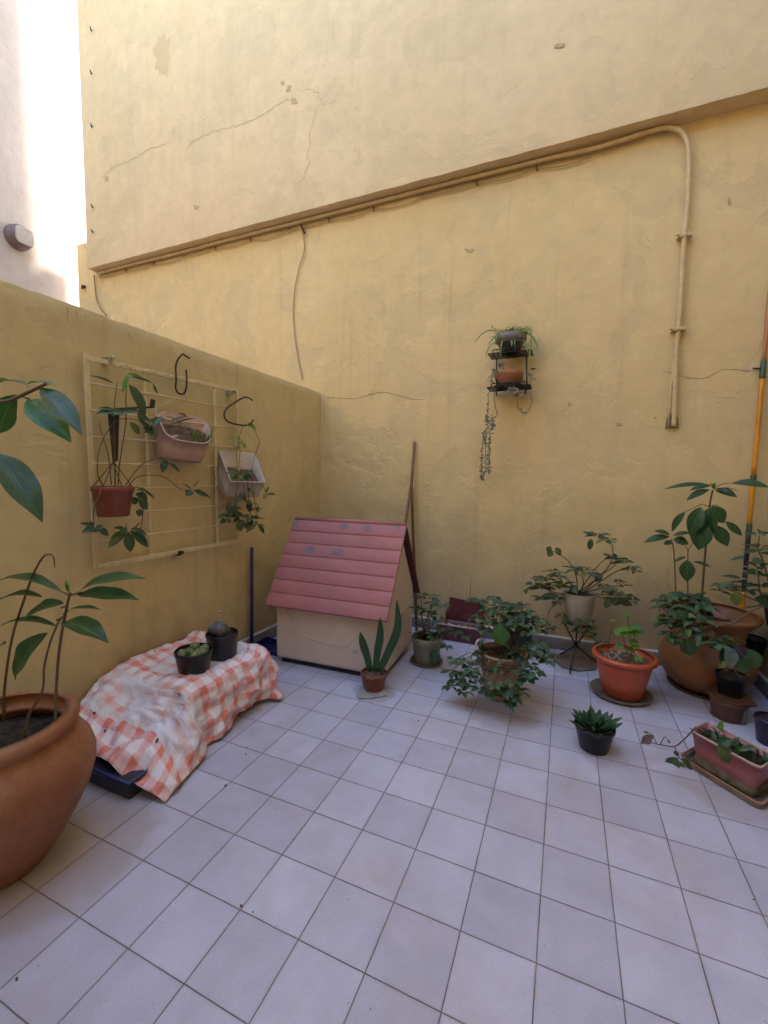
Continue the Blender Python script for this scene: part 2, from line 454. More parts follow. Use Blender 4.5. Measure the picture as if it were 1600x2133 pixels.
def skirting(parent, a, b, nrm, h=.088, t=.02):
    a, b, nrm = V(a), V(b), V(nrm)
    m = MB(); n = 60; rows = []
    for zz, off in ((0, t), (h * .9, t), (h, t * .7)):
        rows.append([a.lerp(b, i / n) + nrm * (off + .002 * noise.noise(V((i * .5, zz * 30, a.x)))) + V((0, 0, zz)) for i in range(n + 1)])
    rows.append([a.lerp(b, i / n) - nrm * .01 + V((0, 0, h)) for i in range(n + 1)])
    m.grid(rows); m.build('skirting', m_base, parent)
    m = MB(); rows = []
    for zz, off in ((.001, t * .75), (.007, t * .55), (.012, -.012)):
        rows.append([a.lerp(b, i / n) + nrm * (off + .003 * noise.noise(V((i * .9, 7, a.y)))) + V((0, 0, h + zz * (1 + .6 * noise.noise(V((i * .7, 1, 1)))))) for i in range(n + 1)])
    m.grid(rows); m.build('mortar_lip', m_cap, parent)
skirting(bw, (XW + .02, YW, 0), (XR - .02, YW, 0), (0, -1, 0))
# cracks and blemishes of the plaster
def top_y(x, z): return YB + .007 * noise.noise(V((x * .8, z * .8, 5))) + .003 * noise.noise(V((x * 2.5, z * 2.5, 9)))
def low_y(x, z):
    p = V((x, YW, z)); return YW + .006 * (noise.noise(p * .9) + .4 * noise.noise(p * 2.7 + V((0, 3, 0))))
def conform(p, lift=.0025):
    if p.z > HB + .01 and p.y < YW - .05: p.y = top_y(p.x, p.z) - lift
    elif p.y > YW - .06: p.y = low_y(p.x, p.z) - lift
    return p
def ribbon(pts, wd, lift, nrm=(0, -1, 0), k=5, jit=.003):
    m = MB(); nrm = V(nrm); P_ = smooth_path(pts, k); rows = []
    for i, p in enumerate(P_):
        t = (P_[min(i + 1, len(P_) - 1)] - P_[max(i - 1, 0)]).normalized()
        s_ = t.cross(nrm).normalized()
        ww = wd * (.4 + .9 * abs(noise.noise(V((i * .37, wd * 900, 1))))) * min(1, .25 + i / 4, .25 + (len(P_) - 1 - i) / 4)
        p = p + nrm * lift + s_ * jit * noise.noise(V((i * .6, 3, 3)))
        rr_ = [p - s_ * ww * .5, p + s_ * ww * .5]
        if abs(nrm.y) > .5: rr_ = [conform(q_) for q_ in rr_]
        rows.append(rr_)
    m.grid(rows); return m
def offw(z): return YW - .0085
ck = [(672, 828), (700, 829), (740, 830), (775, 821), (800, 817), (835, 825), (862, 832), (890, 831)]
ribbon([B(x, y) for x, y in ck], .005, .009).build('crack', m_crack, bw)
ck = [(1375, 770), (1400, 778), (1440, 788), (1470, 787), (1500, 772), (1525, 770), (1560, 773), (1590, 772)]
ribbon([B(x, y) for x, y in ck], .0045, .009).build('crack', m_crack, bw)
def blob(cx, cy, rx, ry, jag, mat, plane, nrm, lift, parent, name, seed, n=70):
    pts = []
    for i in range(n):
        a = 2 * PI * i / n
        q = 1 + jag * noise.noise(V((math.cos(a) * 2 + seed, math.sin(a) * 2, 1))) + jag * .45 * noise.noise(V((math.cos(a) * 9 + seed, math.sin(a) * 9, 1)))
        q *= .8; pts.append(plane(cx + rx * q * math.cos(a), cy + ry * q * math.sin(a)) + V(nrm) * lift)
    m = MB(); c = sum(pts, V()) / n; K = 6
    vs = [conform(c.copy())] + [conform(c.lerp(p, k / K), .003 if k < K else .0005) for k in range(1, K + 1) for p in pts]
    m.add(vs, [(0, 1 + i, 1 + (i + 1) % n) for i in range(n)] + [(1 + (k - 1) * n + i, 1 + k * n + i, 1 + k * n + (i + 1) % n, 1 + (k - 1) * n + (i + 1) % n) for k in range(1, K) for i in range(n)])
    return m.build(name, mat, parent)
topP = lambda x, y: B(x, y, YB)
NB = (0, -1, 0)
blob(338, 115, 20, 52, .5, m_patch, topP, NB, .011, bw, 'filler_patch', 1)
# ragged tide lines across the upper wall
for pts in ([(210, 372), (222, 362), (240, 345), (262, 338), (290, 325), (305, 313), (330, 305), (355, 300)],
            [(385, 315), (400, 298), (420, 285), (450, 272), (480, 265), (505, 258), (535, 245), (560, 232), (575, 218), (600, 208), (612, 212)],
            [(622, 190), (640, 186), (660, 192), (668, 210), (678, 216), (700, 208)],
            [(668, 210), (655, 240), (645, 290), (640, 350), (625, 385)]):
    ribbon([topP(x, y) for x, y in pts], .0075, .0105, jit=.03).build('tide_line', m_stain, bw)
for cx, cy, rx, ry, s_ in ((612, 210, 9, 8, 2), (601, 184, 6, 9, 5), (588, 172, 5, 6, 7), (222, 372, 6, 7, 9), (1165, 95, 13, 6, 3), (410, 432, 7, 6, 4)):
    blob(cx, cy, rx, ry, .9, m_stain, topP, NB, .0125, bw, 'blemish', s_, 44)
for cx, cy, rx, ry, s_ in ((1520, 420, 5, 9, 2), (1187, 842, 5, 6, 4), (1290, 884, 9, 5, 6), (980, 522, 12, 5, 8), (1365, 870, 4, 3, 1)):
    blob(cx, cy, rx, ry, .8, m_stain, B, NB, .010, bw, 'blemish', s_, 24)

# low wall at the left ------------------------------------------------
lw = thing('low_boundary_wall', (XW, .4, 0), 'low shaded ochre wall on the left carrying the wire grid, chipped top edge', 'wall')
m = MB()
ny = 170
def topz(y): return HL + .004 * noise.noise(V((y * 7, 2, 0))) - .010 * max(0, noise.noise(V((y * 11, 8, 0))) - .25)
rows = []
for zf in [0] + [k / 30 for k in range(1, 30)] + [.997, 1]:
    r = []
    for i in range(ny + 1):
        y = -3.2 + (YW + .002 + 3.2) * i / ny
        z = zf * topz(y)
        x = XW + .005 * noise.noise(V((y * .9, z * .9, 2))) + .0022 * noise.noise(V((y * 3, z * 3, 7))) - (.004 if zf == 1 else 0)
        r.append(V((x, y, z)))
    rows.append(r)
m.grid(rows)
m.grid([[V((XW - .004, -3.2 + (YW + 3.2) * i / ny, topz(-3.2 + (YW + .002 + 3.2) * i / ny))) for i in range(ny + 1)],
        [V((XW - .15, -3.2 + (YW + 3.2) * i / ny, HL)) for i in range(ny + 1)]], smooth=False)
m.box((XW - .15, -3.2, 0), (XW - .012, YW + .004, HL - .02))
m.build('wall_face', plaster_left, lw)
skirting(lw, (XW, YW - .02, 0), (XW, -.9, 0), (1, 0, 0), .088, .018)
for x, y, h in ((138, 640, 30), (213, 668, 12), (265, 692, 10), (272, 700, 8), (352, 722, 16), (615, 806, 14), (157, 646, 22)):
    ribbon([L(x, y), L(x + 1, y + h * .4), L(x, y + h)], .010, .008, (1, 0, 0)).build('rust_streak', m_stain, lw)
ribbon([L(491, 748), L(492, 775), L(491, 800)], .007, .008, (1, 0, 0)).build('rust_streak', m_crack, lw)

# right wall, added unseen wall behind the photographer, neighbour's white wall ------
rw = thing('right_wall', (XR, 0, 0), 'ochre side wall meeting the back wall at the right edge of the picture', 'wall')
m = MB(); wavy_wall(m, (XR, YW + .01, 0), (0, -6, 0), (0, 0, 10), 60, 60, .005, (1, 0, 0), 4)
m.box((XR + .012, -3.3, 0), (XR + .2, YW + .01, 10)); m.build('wall_face', plaster_back, rw)
skirting(rw, (XR, YW - .022, 0), (XR, -2.5, 0), (-1, 0, 0))
ww = MB(); wavy_wall(ww, (-4.35, -3.2, 0), (0, 12.2, 0), (0, 0, 9.0), 60, 60, .008, (1, 0, 0), 9)
ww.box((-4.6, -3.2, 0), (-4.365, 9, 9.0))
wo = ww.build('neighbour_wall', plaster_white, origin=(-4.35, 0, 0))
tag(wo, 'pale whitewashed wall beyond the low wall at the far left, glaring bright', 'wall')
rear = MB(); wavy_wall(rear, (-4.4, -3.2, 0), (7, 0, 0), (0, 0, REARH := 6.0), 40, 40, .008, (0, 1, 0), 6)  # out of view, put in and sized to shape the sky light
rear.box((-4.4, -3.5, 0), (2.6, -3.215, REARH))
ro = rear.build('unseen_rear_wall', plaster_back, origin=(0, -3.2, 0))
tag(ro, 'unseen yellow wall behind the photographer, added to shape the sky light', 'wall')
#OBJECTS
# ================================================================== fixings on the walls
# pipe that runs under the ledge, bends and comes down the wall
pts = [(-3.73, 2.655, 3.49), (-3.2, 2.655, 3.492), (-2.4, 2.655, 3.488), (-1.6, 2.655, 3.492), (-.7, 2.655, 3.488), (.2, 2.655, 3.49), (.9, 2.655, 3.487), (1.25, 2.653, 3.475),
       (1.45, 2.65, 3.478), (1.60, 2.648, 3.488), (1.70, 2.648, 3.484), (1.775, 2.648, 3.44), (1.815, 2.65, 3.36), (1.832, 2.652, 3.22), (1.838, 2.655, 3.0), (1.832, 2.655, 2.72), (1.838, 2.657, 2.4), (1.832, 2.655, 2.1), (1.842, 2.657, 1.8), (1.846, 2.66, 1.62)]
ci = thing('conduit_pipe', (1.84, YW, 1.6), 'long cream painted pipe under the ledge that bends over and drops down the wall', 'pipe')
P_ = smooth_path(pts, 8)
MB().tube([p + V((0, 0, .002 * noise.noise(p * 5))) for p in P_], [.0148] * len(P_), 12).build('pipe', m_cream, ci)
m = MB().tube([(1.816, 2.66, 1.62), (1.815, 2.658, 1.75), (1.822, 2.657, 2.05), (1.826, 2.66, 2.2)], .0065, 10); m.build('side_cable', m_cream, ci)
for z in (2.81, 2.235):
    m = MB(); m.box((1.795, 2.635, z - .010), (1.875, 2.684, z + .010)); m.tube([(1.80, 2.63, z), (1.78, 2.62, z)], .007)
    m.tube([V((1.836 + .0215 * math.cos(a), 2.656 + .0215 * math.sin(a), z)) for a in [k * PI / 8 for k in range(17)]], .005)
    m.build('clamp', m_cream, ci, bevel=.003)
m = MB(); m.prism([B(1386, 893, 2.679), B(1415, 893, 2.679), B(1413, 872, 2.679), B(1408, 862, 2.679), B(1395, 862, 2.679), B(1389, 872, 2.679)], (0, .0035, 0)); m.build('wall_recess', m_crack, ci)
cb = thing('sagging_cable', (-1, YW, 3.4), 'thin cable sagging between little hooks just below the long pipe', 'cable')
xs = [-3.7 + i * .42 for i in range(13)]
path = []
for i in range(len(xs) - 1):
    for k in range(6):
        t = k / 6; x = xs[i] + (xs[i + 1] - xs[i]) * t
        path.append(V((x, 2.672, 3.452 - .018 * 4 * t * (1 - t) * (.5 + .5 * ((i * 7) % 3)))))
MB().tube(path, .0035, 6).build('cable_run', m_wire, cb)
for i, x in enumerate(xs):
    MB().tube([(x, 2.683, 3.47), (x, 2.66, 3.462), (x, 2.66, 3.44), (x + .012, 2.662, 3.425)], .004, 6).build('hook', m_rust if i % 3 else m_wire, cb)
dc = thing('dangling_wire', B(630, 475, 2.67), 'thin wire dangling in a loose curve down the back wall from the pipe', 'wire')
MB().tube(smooth_path([B(x, y, 2.672) for x, y in [(628, 472), (634, 520), (622, 560), (612, 620), (612, 680), (620, 740), (630, 790)]]), .0045, 6).build('wire', m_wire, dc)
MB().tube([B(627, 468, 2.66), B(631, 478, 2.66), B(635, 486, 2.66)], .008, 6).build('staple', m_rust, dc)
dc = thing('loose_wire', B(197, 575, 2.67), 'dark wire hanging from the left end of the ledge behind the low wall', 'wire')
MB().tube(smooth_path([B(x, y, 2.66) for x, y in [(196, 573), (199, 605), (201, 622), (208, 640), (222, 658)]]), .007, 6).build('wire', m_crack, dc)
for i, (x, y) in enumerate([(190, 66), (190, 155), (191, 265), (192, 432), (192, 484)]):
    m = MB(); a = B(x, y, YB); m.tube([a + V((0, .005, 0)), a + V((.03, -.03, .01)), a + V((.05, -.035, -.02))], [.008, .006, .003], 6)
    tag(m.build('rusty_nail', m_rust, origin=a), ('topmost', 'second from the top', 'middle', 'second from the bottom', 'lowest')[i] + ' of the rusty nails up the left edge of the upper wall', 'nail', 'rusty nails along the upper wall corner')
a = B(178, 598, YW)
m = MB(); m.tube([a, a + V((0, -.03, 0)), a + V((.01, -.04, -.03))], .016, 6)
tag(m.build('iron_peg', m_rust, origin=a), 'short dark iron peg in the narrow end of the lower wall', 'peg')
# vent on the neighbour's wall
c = L(38, 495, -4.33); vt = thing('wall_vent', c, 'round grey vent pipe with a square pale cover on the bright white wall', 'vent')
RX = Matrix.Rotation(PI / 2, 3, 'Y')
MB().lathe([(0, -.02), (.125, -.02), (.125, .01), (.115, .02), (.115, .07), (0, .07)], c, 32, RX).build('vent_pipe', simple('vent_brown', (.17, .11, .10), .6), vt)
m = MB(); cc = c + V((.07, .02, .01)); n = 28
poly = []
for i in range(n):
    a = 2 * PI * i / n; r_ = .085 / (abs(math.cos(a)) ** 5 + abs(math.sin(a)) ** 5) ** .2
    poly.append(cc + V((0, r_ * math.cos(a), r_ * 1.05 * math.sin(a))))
m.prism(poly, (.02, 0, 0)); m.build('vent_cover', simple('vent_cream', (.50, .44, .36), .6), vt, bevel=.006)

m_rack = simple('rack_paint', (.76, .64, .40), .5, .3, 14, .001, 70, (.5, .35, .16), .6)
# ================================================================== wire grid on the low wall
g = thing('wire_grid_rack', (-.83, 1.11, .81), 'cream painted metal grid frame bolted to the low wall, planters hanging on it', 'rack')
XG = -.815
def Lg(x, y): return L(x, y, XG)
def bar(a, b, wv, mb=None, d=.012):
    mb = mb or MB(); a, b = V(a), V(b); t = (b - a).normalized(); s_ = t.cross(V((1, 0, 0))).normalized() * wv * .5
    mb.prism([a - s_, a + s_, b + s_, b - s_], (d, 0, 0)); return mb
tl, tr, br_, bl_ = Lg(176, 740), Lg(492, 813), Lg(497, 1126), Lg(200, 1180)
bar(tl + V((0, 0, .012)), bl_ - V((0, 0, .012)), .026).build('frame_rail', m_rack, g, bevel=.003)
bar(tr, br_, .022).build('frame_rail', m_rack, g, bevel=.003)
bar(tl + V((.002, 0, -.012)), tr + V((.002, 0, -.005)), .022).build('frame_rail', m_rack, g, bevel=.003)
bar(bl_ + V((.002, 0, 0)), br_ + V((.002, 0, 0)), .024).build('frame_rail', m_rack, g, bevel=.003)
def lerp(a, b, t): return a.lerp(b, t)
for t in (.305, .80):
    bar(lerp(tl, tr, t) + V((-.002, 0, 0)), lerp(bl_, br_, t) + V((-.002, 0, 0)), .017, d=.009).build('upright', m_rack, g, bevel=.002)
for k in range(1, 8):
    t = k / 8
    a, b = lerp(tl, bl_, t), lerp(tr, br_, t)
    MB().tube([a + V((.011, .005, 0)), lerp(a, b, .5) + V((.011, 0, R(-.002, .002))), b + V((.011, 0, 0))], .0042, 8).build('crossbar', m_rack, g)
for p, mt in ((Lg(226, 750), m_steel), (Lg(482, 818), m_steel), (Lg(370, 1152), m_rust)):
    m = MB(); m.box(tuple(p - V((.034, .012, .014))), tuple(p + V((.018, .012, .012)))); m.tube([p + V((.01, 0, .006)), p + V((.042, 0, .008))], .010, 10)
    m.build('wall_bolt', mt, g, bevel=.003)
m = MB()
for i in range(26):
    p = lerp(tl, tr, .12 + .65 * i / 26) + V((.015, 0, -.012 + R(-.012, .008)))
    m.lathe([(0, -.004), (R(.003, .007), -.002), (R(.003, .006), .003), (0, .005)], p, 7)
m.build('flaking_rust', m_rack, g)

# ================================================================== hooks
def hook(pts, X0, r, name, label):
    P2 = [L(x, y, X0 + dx) for x, y, dx in pts]
    o = MB().tube(smooth_path(P2, 5), r, 8).build(name, m_rust, origin=P2[0])
    return tag(o, label, 'hook', 'rusty wire hooks')
hook([(395, 746, .0), (386, 741, .0), (380, 738, 0), (370, 750, .0), (366, 765, .0), (367, 790, .01), (366, 808, .01), (372, 819, .02), (383, 820, .02), (388, 808, .03), (389, 790, .03), (388, 770, .03)], -.80, .0052, 'wire_hook', 'rusty squared wire hook over the top rail, holding up the pinkish planter')
hook([(526, 834, .05), (518, 829, .05), (508, 828, .04), (490, 838, .02), (473, 850, .0), (467, 864, .0), (472, 876, .0), (488, 883, .01), (510, 886, .03), (522, 882, .05), (528, 874, .05)], -.79, .0052, 'wire_hook', 'rusty C shaped wire hook standing out above the white planter')

# ================================================================== plant helpers
CU = V((0, -.55, .83))
def stem(mb, pts, r0, r1, k=5):
    P2 = smooth_path(pts, k); n = len(P2)
    mb.tube(P2, [r0 + (r1 - r0) * i / (n - 1) for i in range(n)], 6); return P2
def whorl(mb, c, n, ln, wd, droop=.25, tilt=None, rnd=.38, a0=None, up=None):
    a0 = R(0, 6.28) if a0 is None else a0
    for k in range(n):
        a = a0 + 2 * PI * k / n + R(-.3, .3)
        q = ln * R(1 - rnd, 1 + rnd * .6)
        d = V((math.cos(a), math.sin(a), R(-droop - .25, -droop + .3)))
        if tilt: d = d + V(tilt) * .4
        d.normalize()
        u = (up or V((R(-.4, .4), R(-.5, .2), 1)))
        mb.leaf(V(c) + d * q * .12, V(c) + d * q, wd * R(.65, 1.2), u, arch=R(.02, .14), fold=R(.08, .25), roll=R(-.35, .35), nseg=5, point=.85)
def pleaf(mb, x0, y0, x1, y1, wpx, Y, dY=0, face=.6, **k):
    a = B(x0, y0, Y); b = B(x1, y1, Y + dY)
    tocam = (CP - a).normalized()
    up = tocam * face + V((0, 0, 1)) * (1 - face)
    k.setdefault('arch', .06)
    mb.leaf(a, b, wpx * pxm(a), up, **k)
def pot(parent, c, prof_out, th, soil_z, soil_m, mat, n=56, tilt=None, wob=.01, name='pot', seed=0):
    """prof_out: (r,z) from the foot up to the lip; inner wall added at thickness th"""
    c = V(c)
    pin = [(max(r - th, .003), z) for r, z in prof_out[::-1] if z > prof_out[0][1] + th]
    prof = [(0, prof_out[0][1])] + prof_out + pin + [(0, prof_out[0][1] + th)]
    o = MB().lathe(prof, c, n, tilt, wob, seed).build(name, mat, parent)
    if soil_m:
        # radius of the inner wall at the soil level
        r = None
        for (r0, z0), (r1, z1) in zip(prof_out, prof_out[1:]):
            if min(z0, z1) <= soil_z <= max(z0, z1) and z1 != z0: r = r0 + (r1 - r0) * (soil_z - z0) / (z1 - z0)
        r = (r or prof_out[-1][0]) - th * .7
        m = MB(); rings = []; K = 30
        vs = [V((0, 0, soil_z + .006))]
        for j in range(1, 7):
            for k in range(K):
                a = 2 * PI * k / K; q = r * j / 6
                vs.append(V((q * math.cos(a), q * math.sin(a), soil_z + .012 * noise.noise(V((q * 40 * math.cos(a), q * 40 * math.sin(a), c.x * 9))) + .008 * (1 - (j / 6) ** 2))))
        if tilt: vs = [tilt @ p for p in vs]
        vs = [p + c for p in vs]
        fs = [(0, 1 + k, 1 + (k + 1) % K) for k in range(K)]
        for j in range(5):
            fs += [(1 + j * K + k, 1 + (j + 1) * K + k, 1 + (j + 1) * K + (k + 1) % K, 1 + j * K + (k + 1) % K) for k in range(K)]
        m.add(vs, fs); m.build('soil', soil_m, parent)
    return o
def nursery(rb, rt, H, lip=.006, lh=.014):
    return [(rb - .006, 0), (rb, .006), (rb + (rt - rb) * .9 - lip * .3, H - lh * 1.4), (rt - lip * .2, H - lh * 1.35), (rt, H - lh), (rt + .001, H - .003), (rt - .001, H)]
def saucer(name, c, r, h, mat, label, z0=0, lip=.006, wob=.02):
    c = V(c)
    m = MB().lathe([(0, 0), (r * .86, 0), (r * .9, .002), (r, h), (r - lip, h), (r * .87 - lip * .5, .006), (0, .006)], c + V((0, 0, z0)), 48, None, wob, r * 50)
    return tag(m.build(name, mat, origin=c + V((0, 0, z0))), label, 'saucer')

# ================================================================== pots hanging on the grid
def Lp(x, y, off): return L(x, y, -.849 + off)
# 1: red-brown plastic pot with its hanger and creeping plant
c = Lp(237, 1075, .14)
t = thing('hanging_pot_plant', c, 'red-brown hanging pot with thin hanger strands and a straggly hoya, leftmost on the grid', 'hanging plant', 'planters hanging on the wire grid')
pw = pxm(c)
pot(t, c, [(27 * pw, 0), (29 * pw, .004), (36 * pw, 50 * pw), (39 * pw, 52 * pw), (39.5 * pw, 61 * pw), (38 * pw, 62 * pw)], .003, 54 * pw, m_soil, m_redpl, 40)
c2 = c + V((0, 0, 62 * pw))
apex = Lp(236, 962, .12)
m = MB()
for k in range(4):
    a = .5 + k * PI / 2
    rim = c2 + V((39 * pw * math.cos(a), 39 * pw * math.sin(a), -.004))
    m.tube([rim, lerp(rim, apex, .5) + V((R(-.006, .006), R(-.006, .006), 0)), apex], .0022, 6)
m.tube([apex, Lp(233, 930, .10), Lp(234, 880, .07), Lp(232, 858, .05)], .003, 6)
m.build('hanger', m_brown, t)
m = MB(); s1 = [(238, 1015, .14), (236, 965, .15), (228, 900, .13), (222, 860, .12), (240, 800, .12), (243, 795, .12)]
m = MB()
def lstem(mb, pts, r0=.0028, r1=.0016): return stem(mb, [Lp(*p) for p in pts], r0, r1, 4)
lstem(m, [(214, 1012, .16), (203, 985, .17), (206, 940, .16), (220, 905, .15), (238, 880, .14), (258, 872, .13), (285, 875, .14), (318, 888, .17)])
lstem(m, [(246, 1010, .14), (250, 960, .14), (262, 880, .13), (262, 830, .12), (266, 790, .11), (270, 775, .10)], .0032, .002)
lstem(m, [(232, 1010, .15), (226, 950, .15), (214, 910, .14), (206, 880, .14)])
lstem(m, [(240, 1012, .13), (238, 900, .12), (238, 850, .12), (244, 795, .11)], .0032, .002)
lstem(m, [(262, 1010, .17), (280, 985, .17), (300, 965, .15), (330, 955, .14), (345, 960, .15)])
lstem(m, [(268, 1012, .18), (290, 992, .17), (340, 993, .15), (375, 1018, .16), (400, 1022, .16)])
lstem(m, [(262, 1018, .18), (285, 1015, .2), (300, 1030, .2), (295, 1090, .2), (290, 1110, .18)])
lstem(m, [(210, 1020, .2), (196, 1060, .2), (196, 1095, .2)])
lstem(m, [(290, 1090, .18), (268, 1110, .18), (262, 1090, .18)])
m.build('stem', m_stem, t)
m = MB()
def ll(x0, y0, x1, y1, w_, o0=.14, o1=None, mb=None, face=.65, **k):
    a = Lp(x0, y0, o0); b = Lp(x1, y1, o1 if o1 is not None else o0)
    k.setdefault('arch', .08)
    (mb or m).leaf(a, b, w_ * pxm(a), (CP - a).normalized() * face + V((0, 0, 1)) * (1 - face), **k)
for q in [(238, 858, 200, 862, 13), (240, 856, 205, 850, 9), (245, 860, 290, 856, 15), (250, 852, 232, 868, 14), (258, 862, 228, 858, 18), (288, 853, 300, 888, 12), (270, 878, 290, 906, 15), (298, 890, 320, 906, 18), (268, 800, 304, 862, 20),
          (280, 805, 302, 870, 19), (285, 860, 312, 880, 11), (310, 880, 345, 874, 14), (315, 888, 338, 868, 10), (312, 892, 290, 878, 11), (328, 892, 300, 902, 14), (272, 785, 320, 800, 7), (318, 798, 328, 822, 5), (238, 800, 185, 782, 6),
          (345, 958, 338, 985, 14), (348, 962, 375, 985, 8), (340, 960, 350, 968, 9), (400, 1022, 388, 1034, 17), (402, 1022, 428, 1035, 13), (404, 1020, 440, 1040, 7), (400, 1020, 378, 1008, 4), (402, 1018, 415, 1000, 4),
          (282, 1028, 306, 1045, 22), (288, 1040, 306, 1062, 18), (284, 1050, 272, 1035, 16), (292, 1060, 290, 1076, 14), (298, 1020, 322, 1040, 6), (285, 1022, 305, 1020, 10),
          (196, 1098, 165, 1090, 10), (196, 1100, 170, 1110, 13), (200, 1100, 226, 1116, 15), (192, 1098, 188, 1085, 9), (200, 1103, 215, 1095, 12), (204, 1104, 186, 1108, 14), (262, 1105, 226, 1142, 20), (266, 1108, 272, 1150, 21), (270, 1106, 308, 1140, 19), (272, 1100, 306, 1116, 12), (260, 1102, 236, 1100, 9), (264, 1100, 250, 1110, 13)]:
    ll(*q, o0=R(.13, .19))
m.build('foliage', lf_dark, t)
m = MB()
for q in [(268, 778, 255, 820, 9), (268, 778, 300, 795, 12)]: ll(*q)
m.build('young_leaf', lf_bright, t)
# dark bracket arm of that pot
b0 = Lp(236, 862, .06)
t = thing('bracket_arm', b0, 'blackened wedge shaped plant bracket with an upturned arm, hung on the grid at the left', 'bracket')
m = MB(); m.prism([Lp(224, 862, .07), Lp(244, 862, .07), Lp(241, 960, .07), (Lp(234, 962, .07))], (.018, 0, 0)); m.build('wedge', m_iron, t, bevel=.002)
m = MB(); a, b = Lp(238, 852, .075), Lp(318, 848, .11)
bar(a, b, .010, m, .008); m.prism([Lp(310, 850, .108), Lp(319, 850, .11), Lp(321, 834, .11), (Lp(313, 831, .108))], (.012, 0, 0)); m.build('arm', m_iron, t, bevel=.002)

def bilin(q, u, v): return lerp(lerp(q[0], q[1], u), lerp(q[3], q[2], u), v)
def rrect(q, rad=.22, n=6):
    """rounded outline mapped on a quad q (4 corners in order)"""
    out = []
    for cx, cy, a0 in ((1 - rad, 1 - rad, 0), (rad, 1 - rad, 90), (rad, rad, 180), (1 - rad, rad, 270)):
        for k in range(n + 1):
            a = math.radians(a0 + 90 * k / n)
            out.append(bilin(q, cx + rad * math.cos(a), cy + rad * math.sin(a)))
    return out
def tub(t, rimq, botq, th, mat, rad=.2, soil=None, soilm=m_soil, lip=.004, name='planter_box', z=.8, soil_t=.25):
    ro, bo = rrect(rimq, rad), rrect(botq, rad)
    cr, cb_ = sum(ro, V()) / len(ro), sum(bo, V()) / len(bo)
    n = len(ro); m = MB()
    def ring(t_, s_): return [cb_.lerp(cr, t_) + ((b.lerp(r_, t_)) - cb_.lerp(cr, t_)) * s_ for r_, b in zip(ro, bo)]
    si = 1 - th / (ro[0] - cr).length
    rings = [ring(0, .0), ring(0, .96), ring(.04, 1), ring(.5, 1), ring(.93, 1), ring(.94, 1 + lip * 12), ring(1, 1 + lip * 12), ring(1.0, si), ring(.5, si), ring(.1, si), ring(.1, 0)]
    vs = [p for r_ in rings for p in r_]
    fs = [(j * n + i, j * n + (i + 1) % n, (j + 1) * n + (i + 1) % n, (j + 1) * n + i) for j in range(len(rings) - 1) for i in range(n)]
    m.add(vs, fs); o = m.build(name, mat, t)
    o.data.validate()
    if soil:
        m = MB(); rr = [ring(1 - soil_t, si * s_) for s_ in (0, .35, .7, .99)]
        up_ = (cr - cb_).normalized()
        vs = [p + up_ * .012 * noise.noise(p * 60) for r_ in rr for p in r_]
        m.add(vs, [(j * n + i, j * n + (i + 1) % n, (j + 1) * n + (i + 1) % n, (j + 1) * n + i) for j in range(3) for i in range(n)]); m.build('soil', soilm, t)
    return ring
# 2: pinkish wall planter
t = thing('hanging_wall_planter', Lp(380, 960, .1), 'pale pinkish plastic wall planter tipped forward on strings, middle of the grid', 'planter', 'planters hanging on the wire grid')
rim = [Lp(322, 852, .03), Lp(432, 872, .03), Lp(443, 926, .17), Lp(350, 914, .17)]
bot = [Lp(322, 955, .03), Lp(412, 966, .03), Lp(424, 962, .13), Lp(335, 950, .13)]
rg = tub(t, rim, bot, .004, m_palepink, .3, True, m_soildry, .002, 'planter_box')
m = MB(); m.tube([Lp(378, 820, .05), Lp(350, 838, .05), Lp(323, 853, .04)], .0018, 6); m.tube([Lp(323, 853, .04), Lp(330, 872, .1), Lp(340, 892, .16)], .0022, 6); m.tube([Lp(381, 820, .05), Lp(405, 850, .04), Lp(412, 868, .035)], .0018, 6)
m.lathe([(0, -.008), (.007, -.004), (.008, .002), (0, .008)], Lp(323, 853, .045), 8); m.build('string', m_string, t)
m = MB()
for k in range(46):
    x, y = R(398, 440), R(908, 922); a = Lp(x, y, .13)
    m.leaf(a, a + V((R(-.02, .02), R(-.02, .02), R(.01, .05))), .007, (1, 0, .2), nseg=3)
for k in range(10):
    a = Lp(R(345, 400), R(885, 905), .1); m.leaf(a, a + V((R(-.01, .03), R(-.03, .03), R(.01, .06))), .005, (1, 0, .3), nseg=3)
m.build('foliage', lf_bright, t)
m = MB()
for q in [(350, 905, 362, 935, 5), (352, 878, 395, 868, 4), (360, 884, 408, 872, 5), (372, 862, 390, 868, 7), (345, 866, 375, 880, 3)]:
    ll(*q, o0=.1, mb=m)
m.build('dry_leaf', lf_dry, t)
m = MB(); cc = Lp(362, 909, .13)
m.tube([cc + V((.012 * math.cos(a) , .022 * math.sin(a), .006 * math.sin(a))) for a in [k * PI / 8 for k in range(17)]], .003, 6); m.build('plastic_ring', m_palewhite, t)
